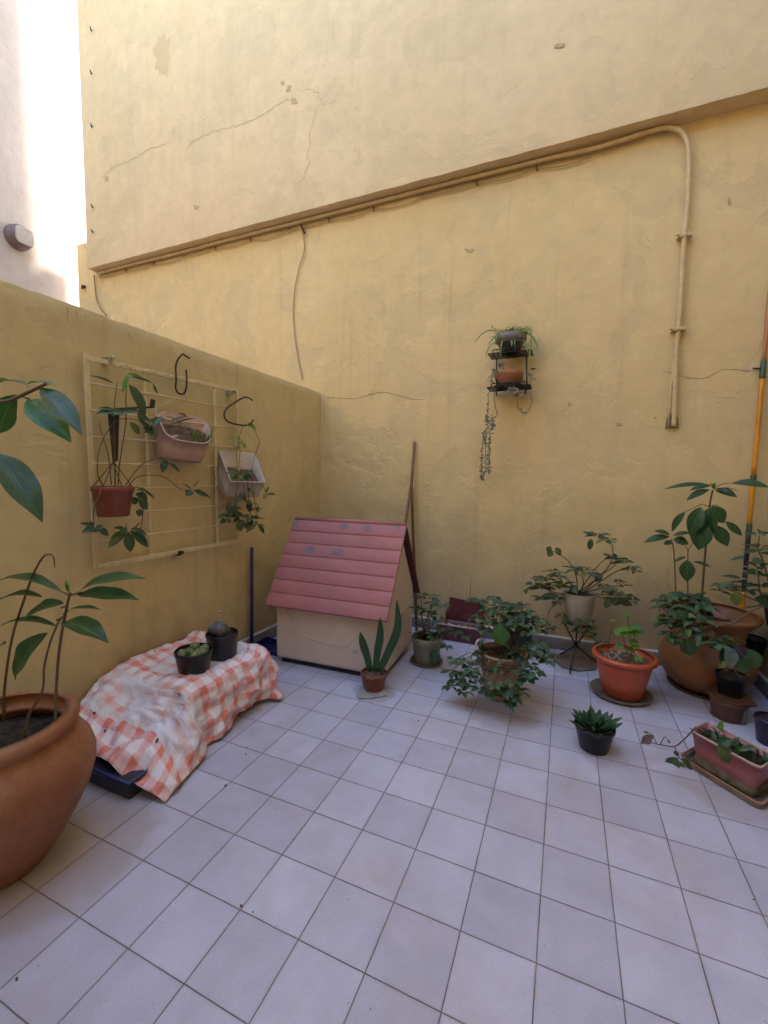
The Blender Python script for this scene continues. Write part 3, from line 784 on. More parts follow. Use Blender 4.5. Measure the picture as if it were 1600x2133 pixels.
# 3: white wall planter with vine
t = thing('hanging_wall_planter', Lp(500, 1035, .12), 'off-white wall planter with a vine trailing below it, right end of the grid', 'planter', 'planters hanging on the wire grid')
rim = [Lp(457, 938, .03), Lp(531, 945, .03), Lp(553, 1004, .19), Lp(482, 1003, .19)]
bot = [Lp(450, 1012, .03), Lp(520, 1020, .03), Lp(540, 1036, .12), Lp(470, 1036, .12)]
tub(t, rim, bot, .004, m_palewhite, .06, True, m_soildry, .002, 'planter_box', soil_t=.45)
m = MB()
for pts in ([(495, 990, .13), (500, 940, .08), (496, 920, .08), (506, 888, .09), (510, 885, .1)], [(523, 1000, .15), (528, 960, .1), (538, 930, .1), (540, 918, .1), (528, 892, .09), (520, 885, .1)],
            [(495, 1000, .2), (490, 1030, .22), (494, 1070, .21)], [(505, 1000, .2), (512, 1040, .22), (520, 1050, .22), (532, 1048, .22), (537, 1055, .22), (522, 1065, .2), (530, 1095, .2)], [(525, 1003, .2), (530, 1040, .22), (534, 1070, .21), (533, 1095, .21)],
            [(500, 1005, .2), (482, 1060, .2), (460, 1078, .2)], [(515, 1003, .2), (520, 1060, .21), (516, 1085, .2)], [(545, 1004, .18), (556, 1030, .18), (560, 1025, .17)]):
    lstem(m, pts, .0024, .0014)
m.build('stem', m_stem, t)
m = MB()
for q in [(512, 884, 534, 896, 13)]: ll(*q, o0=.1)
m.build('young_leaf', lf_bright, t); m = MB()
for k in range(16):
    x, y = R(482, 512), R(915, 935) if k < 7 else R(960, 1000); ll(x, y, x + R(-12, 12), y + R(-14, 12), R(3, 8), o0=.12)
m.build('young_foliage', lf_bright, t)
m = MB(); random.seed(5)
for (cx, cy, n_) in [(492, 1000, 5), (520, 1022, 3), (502, 1035, 6), (485, 1055, 6), (512, 1050, 6), (530, 1060, 3), (498, 1075, 7), (515, 1078, 8), (478, 1075, 6), (505, 1088, 7), (525, 1080, 6), (495, 1062, 6), (540, 1095, 3), (470, 1082, 3), (488, 985, 6), (512, 985, 6)]:
    for k in range(n_):
        a = R(0, 6.28); q = R(10, 19); ll(cx, cy, cx + q * math.cos(a), cy + q * .8 * math.sin(a) + 5, R(7, 12), o0=R(.16, .23), face=R(.3, .9))
for q in [(533, 1092, 512, 1110, 12), (536, 1092, 550, 1112, 10), (556, 1030, 576, 1032, 7), (556, 1030, 548, 1040, 7), (554, 1028, 560, 1012, 5), (480, 1070, 450, 1080, 7), (482, 1045, 478, 1072, 19), (533, 1080, 553, 1083, 4), (500, 1082, 492, 1105, 8)]:
    ll(*q, o0=.2)
m.build('foliage', lf_olive, t)

# ================================================================== wire wall shelf with two pots
zt, zl = 2.155, 1.918
t = thing('wire_wall_shelf', (.8, YW, 1.9), 'small black two tier wire shelf high on the back wall holding two pots', 'shelf')
def tier(z, name, x0=.655, x1=.952, y0=2.50, y1=2.665, nb=9):
    m = MB()
    for i in range(nb):
        x = x0 + (x1 - x0) * i / (nb - 1)
    for i in range(8):
        y = y0 + (y1 - y0) * i / 7; m.tube([(x0, y, z), (x1, y, z)], .0028, 6)
    for x in (x0 + .035, x0 + .11, x1 - .11, x1 - .035):
        m.tube([(x, y0 - .004, z + .022), (x, y0 - .004, z - .004), (x, y1, z - .004)], .0038, 6)
    m.tube([(x0 + .035, y0 - .004, z + .022), (x1 - .035, y0 - .004, z + .022)], .0038, 6)
    m.tube([(x0, y0, z), (x0, y1, z)], .003, 6); m.tube([(x1, y0, z), (x1, y1, z)], .003, 6)
    m.build(name, m_iron, t)
tier(zt, 'upper_tier'); tier(zl, 'lower_tier')
for x in (.70, .91):
    m = MB(); m.tube([(x, 2.675, zt + .05), (x, 2.672, zt), (x, 2.62, zt - .01), (x + .012, 2.55, zl + .10), (x + .02, 2.52, zl + .01), (x, 2.66, zl - .01), (x, 2.675, zl - .03)], .0055, 8); m.build('side_wire', m_iron, t)
for x, z in ((.70, zt + .04), (.91, zt + .04), (.955, 2.06)):
    m = MB(); m.tube([(x - .02, 2.655, z), (x + .02, 2.655, z)], .004, 6); m.tube([(x, 2.683, z), (x, 2.64, z)], .005, 6); m.build('wall_hook', m_iron, t)
m = MB(); m.box((.70, 2.51, zl + .006), (.90, 2.655, zl + .014)); m.build('tray', m_rust, t, bevel=.004)
c = V((.80, 2.578, zt + .006))
t = thing('spider_plant_pot', c, 'grey banded pot with an arching green spider plant, top tier of the wall shelf', 'potted plant')
pot(t, c, [(.066, 0), (.07, .006), (.083, .06), (.088, .07), (.088, .078)], .004, .07, None, m_black, 40)
MB().lathe([(.086, .066), (.108, .082), (.113, .125), (.109, .126), (.103, .09), (.083, .074), (.086, .066)], c, 40).build('rim_band', simple('grey_rim', (.20, .17, .155), .6), t)
MB().lathe([(0, .105), (.05, .108), (.103, .10)], c, 24).build('soil', m_soil, t)
m = MB(); random.seed(8)
for k in range(120):
    a = R(0, 6.28); l_ = R(.05, .15); b0 = c + V((R(-.07, .07), R(-.06, .05), .105)); b1 = b0 + V((math.cos(a) * l_, -abs(math.sin(a)) * l_ * .6 + .01, R(.0, .07)))
    m.leaf(b0, b1, R(.006, .012), (0, -.4, 1), arch=R(.15, .4), fold=.3, nseg=6, point=.7)
def ribbonleaf(mb, pts, w_):
    P2 = smooth_path(pts, 5); rows = []
    for i, p in enumerate(P2):
        tt = (P2[min(i + 1, len(P2) - 1)] - P2[max(i - 1, 0)]).normalized(); s_ = tt.cross(V((0, -1, .3))).normalized()
        q = w_ * (1 - (i / (len(P2) - 1)) ** 2) ** .6 * .5 + .0006
        rows.append([p - s_ * q, p + V((0, -.001, -.002)), p + s_ * q])
    mb.grid(rows, [(j / 2, i / len(P2)) for i in range(len(P2)) for j in range(3)])
for pts in ([(1040, 700), (1025, 688), (1005, 695), (988, 715)], [(1040, 705), (1022, 720), (1014, 735), (1012, 748)], [(1045, 700), (1028, 705), (1015, 722)], [(1095, 692), (1108, 700), (1118, 718), (1122, 730)], [(1095, 690), (1106, 688), (1106, 720), (1100, 755)],
            [(1035, 690), (1028, 683), (1022, 678)], [(1052, 700), (1045, 715), (1042, 745)], [(1062, 700), (1066, 712), (1066, 722)], [(1090, 700), (1096, 725), (1106, 740)], [(1092, 692), (1100, 684), (1103, 681)], [(1050, 690), (1036, 700), (1030, 722)], [(1075, 700), (1072, 712), (1073, 722)]):
    ribbonleaf(m, [B(x, y, 2.56 - .09 * (i > 0) - .01 * i) for i, (x, y) in enumerate(pts)], R(.009, .014))
m.build('foliage', lf_spider, t)
c = V((.795, 2.585, zl + .019))
t = thing('succulent_pot', c, 'orange clay bowl with a pale string succulent trailing far down from the lower shelf', 'potted plant')
pot(t, c, [(.07, 0), (.078, .005), (.093, .04), (.096, .043), (.096, .055), (.101, .06), (.103, .092), (.098, .094)], .005, .08, m_soil, m_terra, 40)
m = MB(); m2 = MB(); random.seed(21)
def trail(pts, Y, n, ls, spread, w_=.008):
    P2 = smooth_path([B(x, y, Y) for x, y in pts], 6)
    m.tube(P2, .0024, 5)
    for k in range(n):
        i = int(R(0, .999) * len(P2)); p = P2[i]
        d = V((R(-1, 1), R(-1, .3), R(-.8, .5))).normalized()
        m2.leaf(p, p + d * ls * R(.6, 1.3), w_ * R(.7, 1.4), (R(-.3, .3), -1, .4), arch=.2, fold=.25, nseg=3)
trail([(1030, 808), (1018, 818), (1017, 845), (1015, 865), (1013, 880)], 2.50, 22, .024, .02)
trail([(1030, 812), (1030, 835), (1034, 855), (1036, 865), (1028, 872), (1030, 885)], 2.50, 6, .015, .02, .006)
trail([(1014, 865), (1016, 890), (1008, 905), (1010, 925)], 2.49, 36, .028, .02, .012)
trail([(1024, 868), (1028, 885), (1020, 900), (1022, 918)], 2.49, 30, .028, .02, .012)
trail([(1006, 915), (1004, 945), (1003, 968), (1004, 990), (1006, 1000)], 2.49, 56, .022, .02, .010)
trail([(1020, 912), (1019, 940), (1020, 962), (1018, 985)], 2.49, 56, .022, .02, .010)
trail([(1012, 912), (1012, 948), (1012, 978), (1003, 995)], 2.49, 36, .022, .02, .009)
trail([(1062, 815), (1075, 822), (1078, 838), (1080, 850), (1088, 858), (1098, 860)], 2.48, 12, .03, .02, .009)
trail([(1100, 818), (1108, 830), (1106, 845), (1100, 858), (1086, 860)], 2.48, 9, .03, .02, .009)
trail([(1060, 812), (1080, 815), (1095, 825)], 2.47, 22, .035, .02, .014)
trail([(1040, 775), (1028, 770), (1024, 790), (1022, 805)], 2.50, 22, .03, .02, .010)
trail([(1050, 772), (1045, 760), (1040, 766)], 2.52, 14, .03, .02, .012)
trail([(1095, 780), (1105, 782), (1107, 795)], 2.50, 14, .035, .02, .012)
m.build('stem', m_stem, t); m2.build('foliage', lf_succ, t)

# ================================================================== toy house / kennel
HA = math.radians(2.4)
hc = V((-.544, 1.618, 0)); HX = V((math.cos(HA), math.sin(HA), 0)); HY = V((-math.sin(HA), math.cos(HA), 0)); HZ = V((0, 0, 1))
def H_(x, y, z): return hc + HX * x + HY * y + HZ * z
W_, D_, ZE, ZR = .782, .606, .445, .925
t = thing('dog_house', H_(.39, .3, 0), 'cream plastic dog house with a worn pink lapped board roof, standing by the wall corner', 'dog house')
m = MB()
pent = [(0, .035), (0, ZE + .02), (D_ / 2, ZR - .03), (D_, ZE + .02), (D_, .035)]
rows = []
m.prism([H_(.0, y, z) for y, z in pent], HX * W_); m.build('wall_shell', m_house, t, bevel=.02)
m = MB(); m.box((.03, .03, 0), (W_ - .03, D_ - .03, .05)); m.v = [H_(*p) for p in m.v]; m.build('gap_shade_block', m_black, t)  # recessed block, black to paint in the shade of the gap underneath
def roofpanel(sgn, mat_):
    # sgn -1: slope facing the photographer
    y0, z0 = (-.055, ZE - .045) if sgn < 0 else (D_ + .055, ZE - .045)
    y1, z1 = D_ / 2, ZR + .012
    dy, dz = (y1 - y0), (z1 - z0); ln = math.hypot(dy, dz); uy, uz = dy / ln, dz / ln
    ny_, nz_ = (-uz, uy) if sgn < 0 else (uz, uy)
    x0, x1 = -.035, W_ + .035
    nb = 7; prof = []
    for k in range(nb):
        s0, s1 = ln * k / nb, ln * (k + 1) / nb
        prof += [(s0 + .0005, .0105), (s0 + .003, .0155), (s0 + .008, .017), (s1 - .006, .0155), (s1 - .001, .013)]
    prof = [(0, .0)] + prof + [(ln, .0)]
    pts = [(y0 + uy * s_ + ny_ * h, z0 + uz * s_ + nz_ * h) for s_, h in prof]
    nn = 24; rows = []
    for s_, h in prof:
        r_ = []
        for i in range(nn + 1):
            x = x0 + (x1 - x0) * i / nn
            hh = h + .002 * noise.noise(V((x * 4, s_ * 5, sgn)))
            r_.append(H_(x, y0 + uy * s_ + ny_ * hh, z0 + uz * s_ + nz_ * hh))
        rows.append(r_)
    m = MB(); m.grid(rows)
    m.add(rows[0] + rows[-1], [tuple(range(nn + 1)) + tuple(range(2 * nn + 1, nn, -1))], smooth=False)
    for e in (0, nn): m.add([r_[e] for r_ in rows], [tuple(range(len(rows)))], smooth=False)
    o = m.build('roof_panel', mat_, t); return o, (y0, z0, uy, uz, ny_, nz_, ln)
rp, g_ = roofpanel(-1, m_roof); rp2, _ = roofpanel(1, m_roofd)
y0, z0, uy, uz, ny_, nz_, ln = g_
def RS(x, s_, h=.0): return H_(x, y0 + uy * s_ + ny_ * h, z0 + uz * s_ + nz_ * h)
def rpatch(x, s_, w_, l_, sk=0, hh=.0155):
    m = MB(); m.add([RS(x, s_, hh + .0035), RS(x + w_, s_, hh + .0035), RS(x + w_ + sk, s_ + l_, hh + .001), RS(x + w_ * .6, s_ + l_ * 1.1, hh + .001), RS(x + sk * .5, s_ + l_, hh + .001)], [(0, 1, 2, 3, 4)], smooth=False)
    m.build('worn_patch', m_worn, rp)
k7 = ln / 7
rpatch(.125, k7 * 4.25, .075, k7 * .5, .012); rpatch(.335, k7 * 4.3, .07, k7 * .42, .02)
rpatch(.345, k7 * 6.45, .065, k7 * .38, .0); rpatch(.52, k7 * 6.42, .05, k7 * .36, .0); rpatch(-.03, k7 * 6.4, .035, k7 * .45, 0); rpatch(.74, k7 * 6.6, .035, k7 * .3, 0)
m = MB(); m.tube([H_(-.03, D_ / 2, ZR + .022), H_(W_ / 2, D_ / 2, ZR + .024), H_(W_ + .03, D_ / 2, ZR + .022)], .016, 10); m.build('ridge', m_roof, t)
m = MB()
for pts in ([(.085, .37), (.19, .23), (.28, .20), (.52, .185), (.62, .30), (.7, .315)],):
    m.tube([H_(x, -.001, z) for x, z in pts], .004, 8)
m.tube([H_(W_ + .001, .03, .3), H_(W_ + .001, .3, .34), H_(W_ + .001, .57, .37)], .004, 8)
m.build('moulded_line', m_house, t)
m = MB(); m.tube([H_(.57, -.002, .165), H_(.585, -.004, .17), H_(.6, -.002, .165)], .005, 6); m.build('catch', m_house, t)
m = MB(); p = H_(-.05, .18, .46); m.tube([p, p + V((-.02, 0, .004))], .012, 8); m.build('hinge_knob', m_iron, t)

# sticks behind the house
s0 = MB().tube([(.13, 2.60, .0), B(857, 1010, 2.64), B(863, 920, 2.675)], [.013, .013, .012], 8).build('wooden_stick', m_wood, origin=(.13, 2.60, 0))
tag(s0, 'tall thin wooden stick leaning on the back wall behind the dog house', 'stick')
s0 = MB().tube([(.02, 2.45, .0), B(845, 1088, 2.60), B(856, 1012, 2.655)], [.012, .012, .012], 8).build('wooden_stick', m_wood, origin=(.02, 2.45, 0))
tag(s0, 'shorter slanting stick crossing behind the roof ridge of the dog house', 'stick')
# blue long handled dustpan
b0 = V((-.80, 1.665, 0)); t = thing('dustpan', b0, 'blue long handled dustpan standing between the low wall and the dog house', 'dustpan')
MB().tube([V((-.80, 1.68, .05)), L(525, 1140, -.80)], .0125, 10).build('handle', m_blue, t)
MB().tube([V((-.80, 1.68, .0)), V((-.80, 1.68, .06))], .022, 10).build('socket', m_iron, t)
m = MB(); m.prism([(-.80, 1.66, .002), (-.80, 1.84, .002), (-.60, 1.86, .002), (-.58, 1.70, .002)], (0, 0, .006)); m.prism([(-.80, 1.66, .008), (-.80, 1.84, .008), (-.79, 1.84, .06), (-.79, 1.66, .06)], (-.004, 0, 0))
m.prism([(-.80, 1.84, .008), (-.60, 1.86, .008), (-.60, 1.86, .03), (-.80, 1.84, .06)], (0, .005, 0)); m.prism([(-.80, 1.66, .008), (-.58, 1.70, .008), (-.58, 1.70, .03), (-.80, 1.66, .06)], (0, -.005, 0))
m.build('pan', m_blue, t)

# ================================================================== covered box with checked oilcloth
t = thing('storage_crate', (-.56, .95, 0), 'dark crate hidden under the checked oilcloth beside the low wall', 'crate')
m = MB(); m.box((-.82, .70, 0), (-.335, 1.18, .262)); m.build('crate_body', m_black, t, bevel=.01)
t = thing('storage_tray', (-.45, .45, 0), 'dark blue-grey tray with a bright rim under the hem of the oilcloth', 'tray')
m = MB(); m.box((-.72, .36, 0), (-.28, .66, .07)); m.build('tray_body', simple('tray_dark', (.03, .03, .045), .4), t, bevel=.008)
m = MB(); m.tube([(-.725, .355, .072), (-.275, .355, .072), (-.275, .66, .072)], .008, 8); m.build('tray_rim', m_blue, t)
def cloth_mat():
    m, N, Lk, bs = base_mat('checked_oilcloth')
    uv = N.new('ShaderNodeUVMap').outputs[0]
    sp = N.new('ShaderNodeSeparateXYZ'); Lk.new(uv, sp.inputs[0])
    tc = N.new('ShaderNodeTexCoord').outputs['Object']
    wv = math_(N, Lk, 'MULTIPLY', math_(N, Lk, 'SUBTRACT', nz(N, Lk, 14, 4, .6, uv), .5), .012)
    def band(o):
        f = math_(N, Lk, 'FRACT', math_(N, Lk, 'DIVIDE', math_(N, Lk, 'ADD', o, wv), .078))
        return ramp(N, Lk, f, [(0, 0), (.04, 1), (.46, 1), (.5, 0)])
    su, sv = band(sp.outputs[0]), band(sp.outputs[1])
    both = math_(N, Lk, 'MULTIPLY', math_(N, Lk, 'ADD', su, sv), .5)
    fade = ramp(N, Lk, nz(N, Lk, 26, 7, .75, uv), [(.25, .35), (.5, 1)])
    white = mix(N, Lk, ramp(N, Lk, nz(N, Lk, 5, 7, .65, uv, .4), [(.4, 0), (.7, 1)]), (.74, .71, .77), (.66, .58, .54))
    red = mix(N, Lk, both, (.80, .72, .73), (.72, .16, .09))
    red = mix(N, Lk, math_(N, Lk, 'MULTIPLY', fade, .9), white, red)
    # plain centre of the print: u (across, metres) .05-.47
    jag = math_(N, Lk, 'MULTIPLY', math_(N, Lk, 'SUBTRACT', nz(N, Lk, 6, 3, .5, uv), .5), .10)
    uu = math_(N, Lk, 'ADD', sp.outputs[0], jag); vv = math_(N, Lk, 'ADD', sp.outputs[1], jag)
    def rect(u0_, u1_, v0_, v1_):
        return math_(N, Lk, 'MULTIPLY', math_(N, Lk, 'MULTIPLY', math_(N, Lk, 'GREATER_THAN', uu, u0_), math_(N, Lk, 'LESS_THAN', uu, u1_)), math_(N, Lk, 'MULTIPLY', math_(N, Lk, 'GREATER_THAN', vv, v0_), math_(N, Lk, 'LESS_THAN', vv, v1_)))
    far = math_(N, Lk, 'MULTIPLY', ramp(N, Lk, nz(N, Lk, 4.5, 4, .6, uv), [(.42, 0), (.56, 1)]), math_(N, Lk, 'MULTIPLY', both, .8))
    cen = math_(N, Lk, 'MAXIMUM', rect(.17, .50, .42, .80), rect(.06, .70, .11, .35))
    cw = mix(N, Lk, far, white, (.68, .27, .2))
    vo = N.new('ShaderNodeTexVoronoi'); vo.inputs['Scale'].default_value = 11; vo.inputs['Randomness'].default_value = 1; Lk.new(uv, vo.inputs['Vector'])
    c = mix(N, Lk, cen, red, cw)
    c = mix(N, Lk, math_(N, Lk, 'LESS_THAN', vo.outputs['Distance'], .075), c, (.02, .015, .03))
    Lk.new(c, bs.inputs['Base Color']); bs.inputs['Roughness'].default_value = .36
    bump(N, Lk, bs, nz(N, Lk, 16, 7, .55, uv, 1.8), .009)
    return m
m_cloth = cloth_mat()
rowsC = [[(-.83, 1.245, .12), (-.80, 1.25, .10), (-.58, 1.25, .10), (-.30, 1.25, .09), (-.255, 1.23, .06), (-.245, 1.22, .012)],
         [(-.84, 1.22, .24), (-.82, 1.215, .30), (-.58, 1.21, .285), (-.30, 1.20, .285), (-.235, 1.19, .15), (-.225, 1.19, .018)],
         [(-.84, 1.10, .27), (-.81, 1.10, .285), (-.58, 1.10, .275), (-.315, 1.10, .283), (-.275, 1.09, .16), (-.27, 1.08, .04)],
         [(-.84, .95, .27), (-.81, .95, .30), (-.58, .95, .272), (-.325, .95, .28), (-.26, .95, .15), (-.265, .95, .03)],
         [(-.84, .82, .28), (-.80, .82, .30), (-.58, .82, .272), (-.335, .82, .282), (-.29, .82, .15), (-.26, .80, .012)],
         [(-.84, .70, .27), (-.80, .69, .29), (-.58, .685, .276), (-.35, .69, .285), (-.275, .70, .16), (-.235, .71, .012)],
         [(-.84, .62, .22), (-.79, .60, .25), (-.57, .62, .21), (-.37, .645, .225), (-.24, .63, .14), (-.19, .61, .015)],
         [(-.83, .54, .17), (-.76, .50, .20), (-.55, .52, .165), (-.36, .555, .15), (-.25, .53, .09), (-.165, .50, .015)],
         [(-.80, .47, .14), (-.70, .42, .15), (-.53, .385, .125), (-.36, .375, .085), (-.24, .385, .045), (-.14, .405, .008)]]
def spline_rows(rs, k):
    cols = list(zip(*rs)); up_ = [smooth_path(c_, k) for c_ in cols]
    return [[up_[j][i] for j in range(len(cols))] for i in range(len(up_[0]))]
rr = spline_rows([[V(p) for p in r_] for r_ in rowsC], 14)
rr = [smooth_path(r_, 14) for r_ in rr]
uvs = []; out = []
nr, nc_ = len(rr), len(rr[0])
for i, r_ in enumerate(rr):
    o_ = []
    acc = 0
    for j, p in enumerate(r_):
        if j: acc += (p - r_[j - 1]).length
        a = rr[max(i - 1, 0)][j]; b = rr[min(i + 1, nr - 1)][j]; l_ = r_[max(j - 1, 0)]; q = r_[min(j + 1, nc_ - 1)]
        n_ = (b - a).cross(q - l_)
        n_ = n_.normalized() if n_.length > 1e-9 else V((0, 0, 1))
        if n_.z < 0 and abs(n_.z) > .3: n_ = -n_
        if n_.x < -.3: n_ = -n_
        side = min(1, max(0, (.262 - p.z) / .12))
        fld = .034 * side * math.sin(i * .26 + 2.2 * noise.noise(V((i * .03, 1, 1)))) * (1 if p.y > .68 else .25)
        wr = (.016 if p.z < .24 else .006) * noise.noise(V((p.y * 9 + p.x * 5, p.x * 7 - p.y * 3, p.z * 8))) + .010 * (1 - abs(noise.noise(V((p.y * 9, p.x * 11, p.z * 10 + 4)))) * 4) * (.35 + side) + .006 * (1 - abs(noise.noise(V((p.y * 24, p.x * 26, p.z * 22)))) * 3)
        near = max(0, min(1, (.68 - p.y) / .1))
        wr += near * (.035 * noise.noise(V((p.x * 9, p.y * 5, 3))) + .014 * math.sin(p.x * 27 + p.y * 14))
        if p.z < .03: wr = max(wr, 0) ; 
        pp = p + n_ * (fld * .5 + wr)
        if p.z > .25: pp.z = max(pp.z, .268)
        pp.z = max(pp.z, .004); pp.x = max(pp.x, -.84)
        o_.append(pp); uvs.append((acc, (nr - 1 - i) * .0083 + .0))
    out.append(o_)
m = MB(); m.grid(out, uvs)
co_ = m.build('checked_oilcloth', m_cloth, origin=(-.56, .9, .26), solid=.0016)
tag(co_, 'white and coral checked oilcloth draped over the crate, stained, hem spread toward the big pot', 'tablecloth')

def round_pot(name, c, rb, rt, Hh, mat, label, soil_h=.8, soilm=m_soil, group=None, z0=0, n=48, lip=.006, lh=.014):
    c = V((c[0], c[1], z0)); t = thing(name, c, label, 'potted plant', group)
    pot(t, c, nursery(rb, rt, Hh, lip, lh), .003, Hh * soil_h, soilm, mat, n)
    return t, c
t, c = round_pot('cactus_pot', (-.450, .841), .070, .089, .112, m_black, 'black pot filled with small round green cacti, nearer of the two on the oilcloth', .72, z0=.281)
t['category'] = 'potted plant'
m = MB(); random.seed(3)
for k in range(24):
    a = R(0, 6.28); q = R(0, .062); r_ = R(.013, .022); p = c + V((q * math.cos(a), q * math.sin(a), .092 + R(0, .012)))
    pr_ = [(0, -r_)] + [(r_ * math.sin(PI * j / 6), -r_ * math.cos(PI * j / 6) * 1.15) for j in range(1, 6)] + [(0, r_ * 1.15)]
    m.lathe(pr_, p, 10, Matrix.Rotation(R(-.4, .4), 3, 'X'), .12, k)
p = c + V((-.005, .01, .118)); m.lathe([(0, -.02), (.02, -.01), (.026, .005), (.018, .02), (0, .026)], p, 12, None, .1)
m.build('cactus_cluster', leafmat('cactus_green', (.10, .14, .045), (.22, .26, .10), .5, (.2, .24, .1), 0), t)
t, c = round_pot('stone_pot', (-.452, 1.035), .074, .083, .132, m_black, 'black pot on the oilcloth holding a grey rock and a thin stake', .8, z0=.283)
m = MB(); rows = []
for j in range(9):
    th_ = PI * j / 8; r_ = []
    for k in range(17):
        a = 2 * PI * k / 16; d = V((math.sin(th_) * math.cos(a), math.sin(th_) * math.sin(a), math.cos(th_)))
        q = 1 + .35 * noise.noise(d * 1.6 + V((4, 2, 1)))
        r_.append(c + V((-.012, -.01, .145)) + V((d.x * .062 * q, d.y * .045 * q, d.z * .048 * q)))
    rows.append(r_)
m.grid(rows); m.build('grey_rock', simple('slate_grey', (.10, .09, .095), .55, .5, 22, .003, 40, (.22, .21, .22), .8), t)
m = MB(); m.tube([c + V((-.01, 0, .15)), c + V((-.012, 0, .235))], .0022, 6); m.lathe([(0, -.006), (.007, -.003), (.007, .004), (0, .008)], c + V((-.012, 0, .24)), 8); m.build('stake', m_stone, t)

# ================================================================== big terracotta pot at the left
c = V((-.405, .015, 0))
t = thing('large_clay_pot_plant', c, 'huge round terracotta pot with tall broad leaved saplings, cut by the left picture edge', 'potted plant')
prof = [(.115, 0), (.125, .006), (.165, .07), (.205, .14), (.238, .21), (.256, .275), (.258, .315), (.246, .36), (.222, .395), (.203, .412), (.197, .42), (.203, .428), (.214, .436), (.218, .452), (.214, .466), (.204, .472)]
pot(t, c, prof, .024, .385, m_soil, m_terra, 96, wob=.022, seed=3)
YP = .03
def sapling_leaf(x0, y0, x1, y1, w_, Y=YP, dY=0, face=.55, mat=lf_big, **k):
    m = MB(); k.setdefault('nseg', 12); k.setdefault('wave', .035)
    pleaf(m, x0, y0, x1, y1, w_, Y, dY, face, **k); return m.build('leaf', mat, t)
m = MB()
def pst(mb, pts, Y, r0, r1): return stem(mb, [B(x, y, Y + (d[0] if d else 0)) for x, y, *d in pts], r0, r1, 5)
pst(m, [(8, 1500), (10, 1430), (25, 1330), (50, 1250), (70, 1195), (90, 1160), (104, 1155), (112, 1162), (114, 1182)], YP, .0045, .0016)
pst(m, [(115, 1500), (117, 1440), (124, 1350), (140, 1260), (147, 1235)], YP, .0048, .0032)
pst(m, [(50, 1540), (60, 1490), (88, 1440), (92, 1390), (104, 1340), (120, 1300), (130, 1285)], YP - .02, .004, .0025)
pst(m, [(-60, 1500), (-70, 1200), (-60, 950), (-20, 850), (20, 835), (48, 822), (95, 800)], YP - .03, .008, .004)
for a, b in (((145, 1240), (172, 1234)), ((145, 1240), (128, 1232)), ((140, 1262), (128, 1266)), ((132, 1285), (118, 1292)), ((132, 1280), (142, 1272)), ((48, 826), (62, 832))):
    m.tube([B(*a, YP), B(*b, YP)], .0025, 6)
m.build('stem', m_stem, t)
for q in [(160, 1236, 305, 1205, 36), (160, 1238, 290, 1250, 38), (128, 1232, -8, 1214, 30), (133, 1256, 50, 1290, 38), (135, 1275, 210, 1270, 16), (130, 1296, 226, 1340, 46), (118, 1304, -4, 1308, 24), (88, 1243, -12, 1258, 26), (98, 1318, 32, 1416, 52), (12, 1340, -20, 1368, 30),
          (86, 806, 170, 906, 46), (32, 822, -2, 902, 52), (-6, 798, 62, 808, 24), (-6, 942, 88, 1087, 60), (58, 800, 118, 806, 22)]:
    big = abs(q[2] - q[0]) + abs(q[3] - q[1])
    sapling_leaf(*q, dY=R(-.02, .02), face=R(.45, .62) if q[4] > 30 else .3, arch=R(.03, .09), roll=R(-.1, .1))
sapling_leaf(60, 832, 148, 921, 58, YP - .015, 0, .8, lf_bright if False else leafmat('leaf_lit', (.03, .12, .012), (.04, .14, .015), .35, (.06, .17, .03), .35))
m = MB()
for k in range(6): m.leaf(B(148, 1236, YP), B(148 + R(-14, 14), 1205 + R(0, 25), YP - .01), .010, (0, -1, .3), nseg=4)
m.build('leaf_bud', lf_bright, t)

# ================================================================== snake plant
c = V((.217, 1.545, .012))
sp_ = MB(); pts = [(757, 1430), (742, 1452), (746, 1458), (775, 1456), (812, 1450), (818, 1440), (795, 1425)]
poly = [F(x, y) for x, y in [(757, 1425), (742, 1448), (746, 1457), (775, 1457), (806, 1451), (803, 1438), (798, 1424)]]
sp_.prism([p + V((0, 0, .001)) for p in poly][::-1], (0, 0, .010))
tag(sp_.build('stone_slab', m_stone, origin=(c.x, c.y, 0), bevel=.002), 'flat irregular grey stone slab under the small snake plant pot', 'slab')
t = thing('snake_plant_pot', c, 'small red plastic pot with three upright snake plant blades in front of the dog house', 'potted plant')
pot(t, c, nursery(.060, .078, .098), .003, .082, m_soildry, m_redpl, 48)
for pts, w_ in (([(772, 1398), (764, 1365), (756, 1340), (751, 1318)], 20), ([(782, 1398), (786, 1360), (792, 1325), (792, 1287)], 19), ([(789, 1400), (806, 1365), (828, 1310), (827, 1250)], 20)):
    P2 = smooth_path([B(x, y, 1.53) for x, y in pts], 6); m = MB(); rows = []; n = len(P2)
    for i, p in enumerate(P2):
        q = w_ * pxm(p) * .5 * min(1, .62 + .5 * i / n) * (1 - max(0, (i / (n - 1) - .45) / .55) ** 2.2 * .97)
        tt = (P2[min(i + 1, n - 1)] - P2[max(i - 1, 0)]).normalized(); s_ = tt.cross(V((.15, -1, 0))).normalized()
        rows.append([p - s_ * q + V((0, -.002, 0)), p - s_ * q * .5 + V((0, .003, 0)), p + V((0, .006, 0)), p + s_ * q * .5 + V((0, .003, 0)), p + s_ * q + V((0, -.002, 0))])
    m.grid(rows, [(k / 4, i / n) for i in range(n) for k in range(5)]); m.build('leaf', lf_snake, t, solid=.004)

